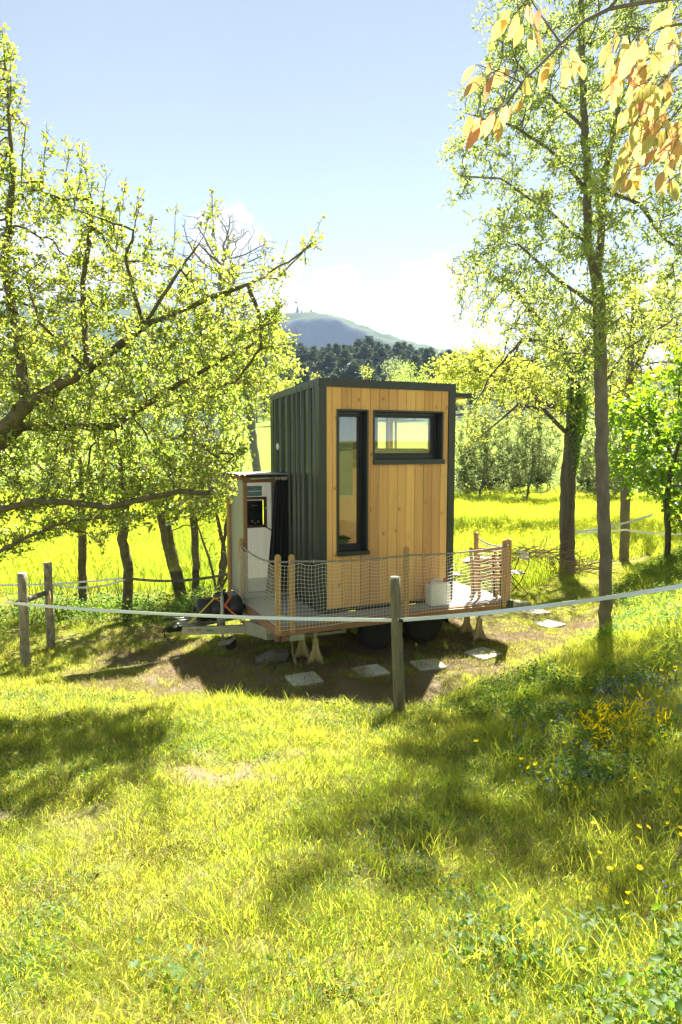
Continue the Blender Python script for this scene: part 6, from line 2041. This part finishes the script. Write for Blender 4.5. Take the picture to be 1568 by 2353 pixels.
def leaf_mesh(nm, mat, bend):
    V = []; F = []; nU = 7
    for i_ in range(nU):
        u = i_ / (nU - 1); w = .235 * math.sin(PI * min(1, u * .92 + .05)) ** .8 * (1 if u < .6 else (1 - (u - .6) * .9)); w = 0.004 if i_ in (0, nU - 1) else w
        z = -bend * u * u
        V += [(u, w, z + .22 * w), (u, 0, z), (u, -w, z + .22 * w)]
    for i_ in range(nU - 1):
        a = 3 * i_; F += [(a, a + 1, a + 4, a + 3), (a + 1, a + 2, a + 5, a + 4)]
    return np_mesh(nm, np.array(V), np.array(F), mat, True)


for nm_ in ('leaf_walnut', 'leaf_walnut_green', 'leaf_walnut_red'):
    nt_ = MATS[nm_].node_tree; Nn_ = NT(nt_)
    tcv = Nn_.n('ShaderNodeTexCoord'); spv = Nn_.n('ShaderNodeSeparateXYZ'); Nn_.l(tcv.outputs['Object'], spv.inputs[0])
    ph = Nn_.m('ADD', Nn_.m('MULTIPLY', spv.outputs[0], 62.0), Nn_.m('MULTIPLY', Nn_.m('ABSOLUTE', spv.outputs[1]), -52.0))
    vein = Nn_.m('MAXIMUM', Nn_.m('SUBTRACT', Nn_.m('SINE', ph), .72), Nn_.m('MULTIPLY', Nn_.m('LESS_THAN', Nn_.m('ABSOLUTE', spv.outputs[1]), .012), .28))
    blot = Nn_.m('SUBTRACT', Nn_.noise(tcv.outputs['Object'], 5, 4), .5)
    fac = Nn_.m('ADD', Nn_.m('MULTIPLY', vein, 1.6, clamp=True), Nn_.m('MULTIPLY', blot, 1.2, clamp=True), clamp=True)
    for bs in [n_ for n_ in nt_.nodes if n_.type in ('BSDF_TRANSLUCENT', 'BSDF_DIFFUSE')]:
        src_ = bs.inputs[0].links[0].from_socket
        Nn_.l(Nn_.mix(fac, src_, (.34, .17, .05)), bs.inputs[0])
WL = [leaf_mesh('walnut_leaf_%d' % k, mt_, bd) for k, (mt_, bd) in enumerate((('leaf_walnut', .12), ('leaf_walnut', .28), ('leaf_walnut_red', .2), ('leaf_walnut_green', .18), ('leaf_walnut_green', -.15)))]
wb = MB()
# (leaf stalk end px, py), (from px, py), depth, leaf length in layout px
SPR_ = [((1092, 150), (1180, 195), 2.35, 52), ((1110, 175), (1180, 195), 2.3, 60), ((1135, 170), (1190, 190), 2.3, 62), ((1175, 160), (1200, 200), 2.35, 60), ((1205, 185), (1215, 205), 2.3, 56), ((1215, 175), (1240, 190), 2.4, 45), ((1160, 235), (1190, 225), 2.3, 70), ((1180, 240), (1195, 225), 2.35, 55), ((1200, 225), (1205, 215), 2.3, 50),
        ((1120, 275), (1165, 240), 2.25, 62), ((1143, 270), (1165, 240), 2.25, 68), ((1105, 270), (1165, 240), 2.25, 60), ((1102, 285), (1150, 250), 2.25, 62), ((1135, 255), (1165, 235), 2.3, 60), ((1085, 265), (1155, 245), 2.3, 60), ((1125, 145), (1185, 190), 2.35, 45)]
for (ex, ey) in ((1275, 130), (1290, 150), (1300, 135), (1320, 125), (1335, 140), (1262, 140), (1310, 115)):
    SPR_.append(((ex, ey), (1290, 105), 2.4, 62))
for (ex, ey) in ((1170, 20), (1190, 30), (1210, 10), (1240, 20), (1200, 55), (1220, 75), (1230, 70), (1165, 40)):
    SPR_.append(((ex, ey), (1215, -5), 2.5, 64))
rgx = random.Random(12)
for (cx_, cy_, sx_, sy_, n_) in ((1440, 90, 45, 50, 17), (1500, 170, 60, 60, 30), (1520, 290, 50, 50, 24), (1440, 330, 30, 50, 14), (1540, 60, 30, 60, 14), (1410, 165, 16, 35, 10), (1545, 385, 25, 30, 8), (1440, 405, 25, 20, 8), (1480, 230, 40, 60, 18)):
    for k in range(n_):
        ex, ey = rgx.gauss(cx_, sx_ * .55), rgx.gauss(cy_, sy_ * .55)
        SPR_.append(((ex, ey), (ex + rgx.uniform(5, 40), ey - rgx.uniform(15, 40)), rgx.uniform(2.0, 2.7), rgx.uniform(42, 68)))
LEAFS = []
for k, ((ex, ey), (fx, fy), Y, ln_) in enumerate(SPR_):
    a = at(fx, fy, Y + wrg.uniform(-.05, .05)); e = at(ex, ey, Y + wrg.uniform(-.08, .08)); L_ = ln_ / 1570 * Y
    wb.tube([tuple(a - b0), tuple(a.lerp(e, .5) + Vector((0, 0, .006)) - b0), tuple(e - b0)], [.0016, .0014, .001], 4, False)
    d = (e - a).normalized() * .45 + Vector((wrg.gauss(0, .3), wrg.gauss(0, .35), -1.0 + wrg.uniform(-.2, .35))); d.normalize()
    o = link('leaf', WL[wrg.choice((0, 3, 1, 4, 2, 3) if ex > 1250 else (0, 1, 2, 3))], WB, tuple(e - b0))
    nrm = Vector((wrg.gauss(0, .55), -1 + wrg.uniform(-.3, .6), wrg.gauss(.2, .4))); nrm = (nrm - d * nrm.dot(d)).normalized(); yv = nrm.cross(d)
    o.rotation_euler = Matrix((d, yv, nrm)).transposed().to_euler(); L_ *= wrg.uniform(.62, 1.05); o.scale = (L_, L_ * wrg.uniform(.8, 1.15), L_)
for pts, r_ in (([(1640, -60, 2.5), (1568, -8, 2.5), (1480, 5, 2.5), (1400, 20, 2.45), (1340, 50, 2.45), (1290, 100, 2.4), (1240, 150, 2.38), (1200, 190, 2.35), (1165, 238, 2.3)], .0085), ([(1290, 100, 2.4), (1262, 60, 2.45), (1240, 30, 2.5), (1215, -10, 2.5)], .0045),
                ([(1400, 20, 2.45), (1450, -40, 2.45), (1560, -70, 2.45)], .007), ([(1640, 60, 2.4), (1560, 55, 2.4), (1500, 70, 2.4), (1440, 60, 2.4), (1415, 120, 2.4)], .005), ([(1640, 120, 2.3), (1560, 150, 2.3), (1500, 210, 2.3), (1450, 300, 2.3), (1440, 380, 2.3)], .005),
                ([(1640, 220, 2.2), (1570, 240, 2.2), (1530, 290, 2.2), (1540, 370, 2.2)], .004), ([(1200, 190, 2.35), (1150, 165, 2.33), (1095, 148, 2.33)], .0028), ([(1165, 238, 2.3), (1120, 262, 2.26)], .0025), ([(1640, 20, 2.6), (1500, 130, 2.6), (1430, 170, 2.55)], .005)):
    n_ = len(pts); wb.tube([tuple(at(*p) - b0) for p in pts], [r_ * (1 - .6 * k / (n_ - 1)) for k in range(n_)], 7, False)
wb.build('twigs', 'bark_grey', WB, True)

# ------------------------------------------------------------------ air
m, N = new_mat('haze_air')
out = N.n('ShaderNodeOutputMaterial'); pv = N.n('ShaderNodeVolumePrincipled')
pv.inputs['Color'].default_value = (.55, .74, 1, 1); pv.inputs['Density'].default_value = .00018; pv.inputs['Anisotropy'].default_value = .0
N.l(pv.outputs[0], out.inputs['Volume'])
hz = MB().box(-1650, 1650, -60, 1640, -4, 330).build('haze', 'haze_air', None)
tag(hz, kind='stuff')
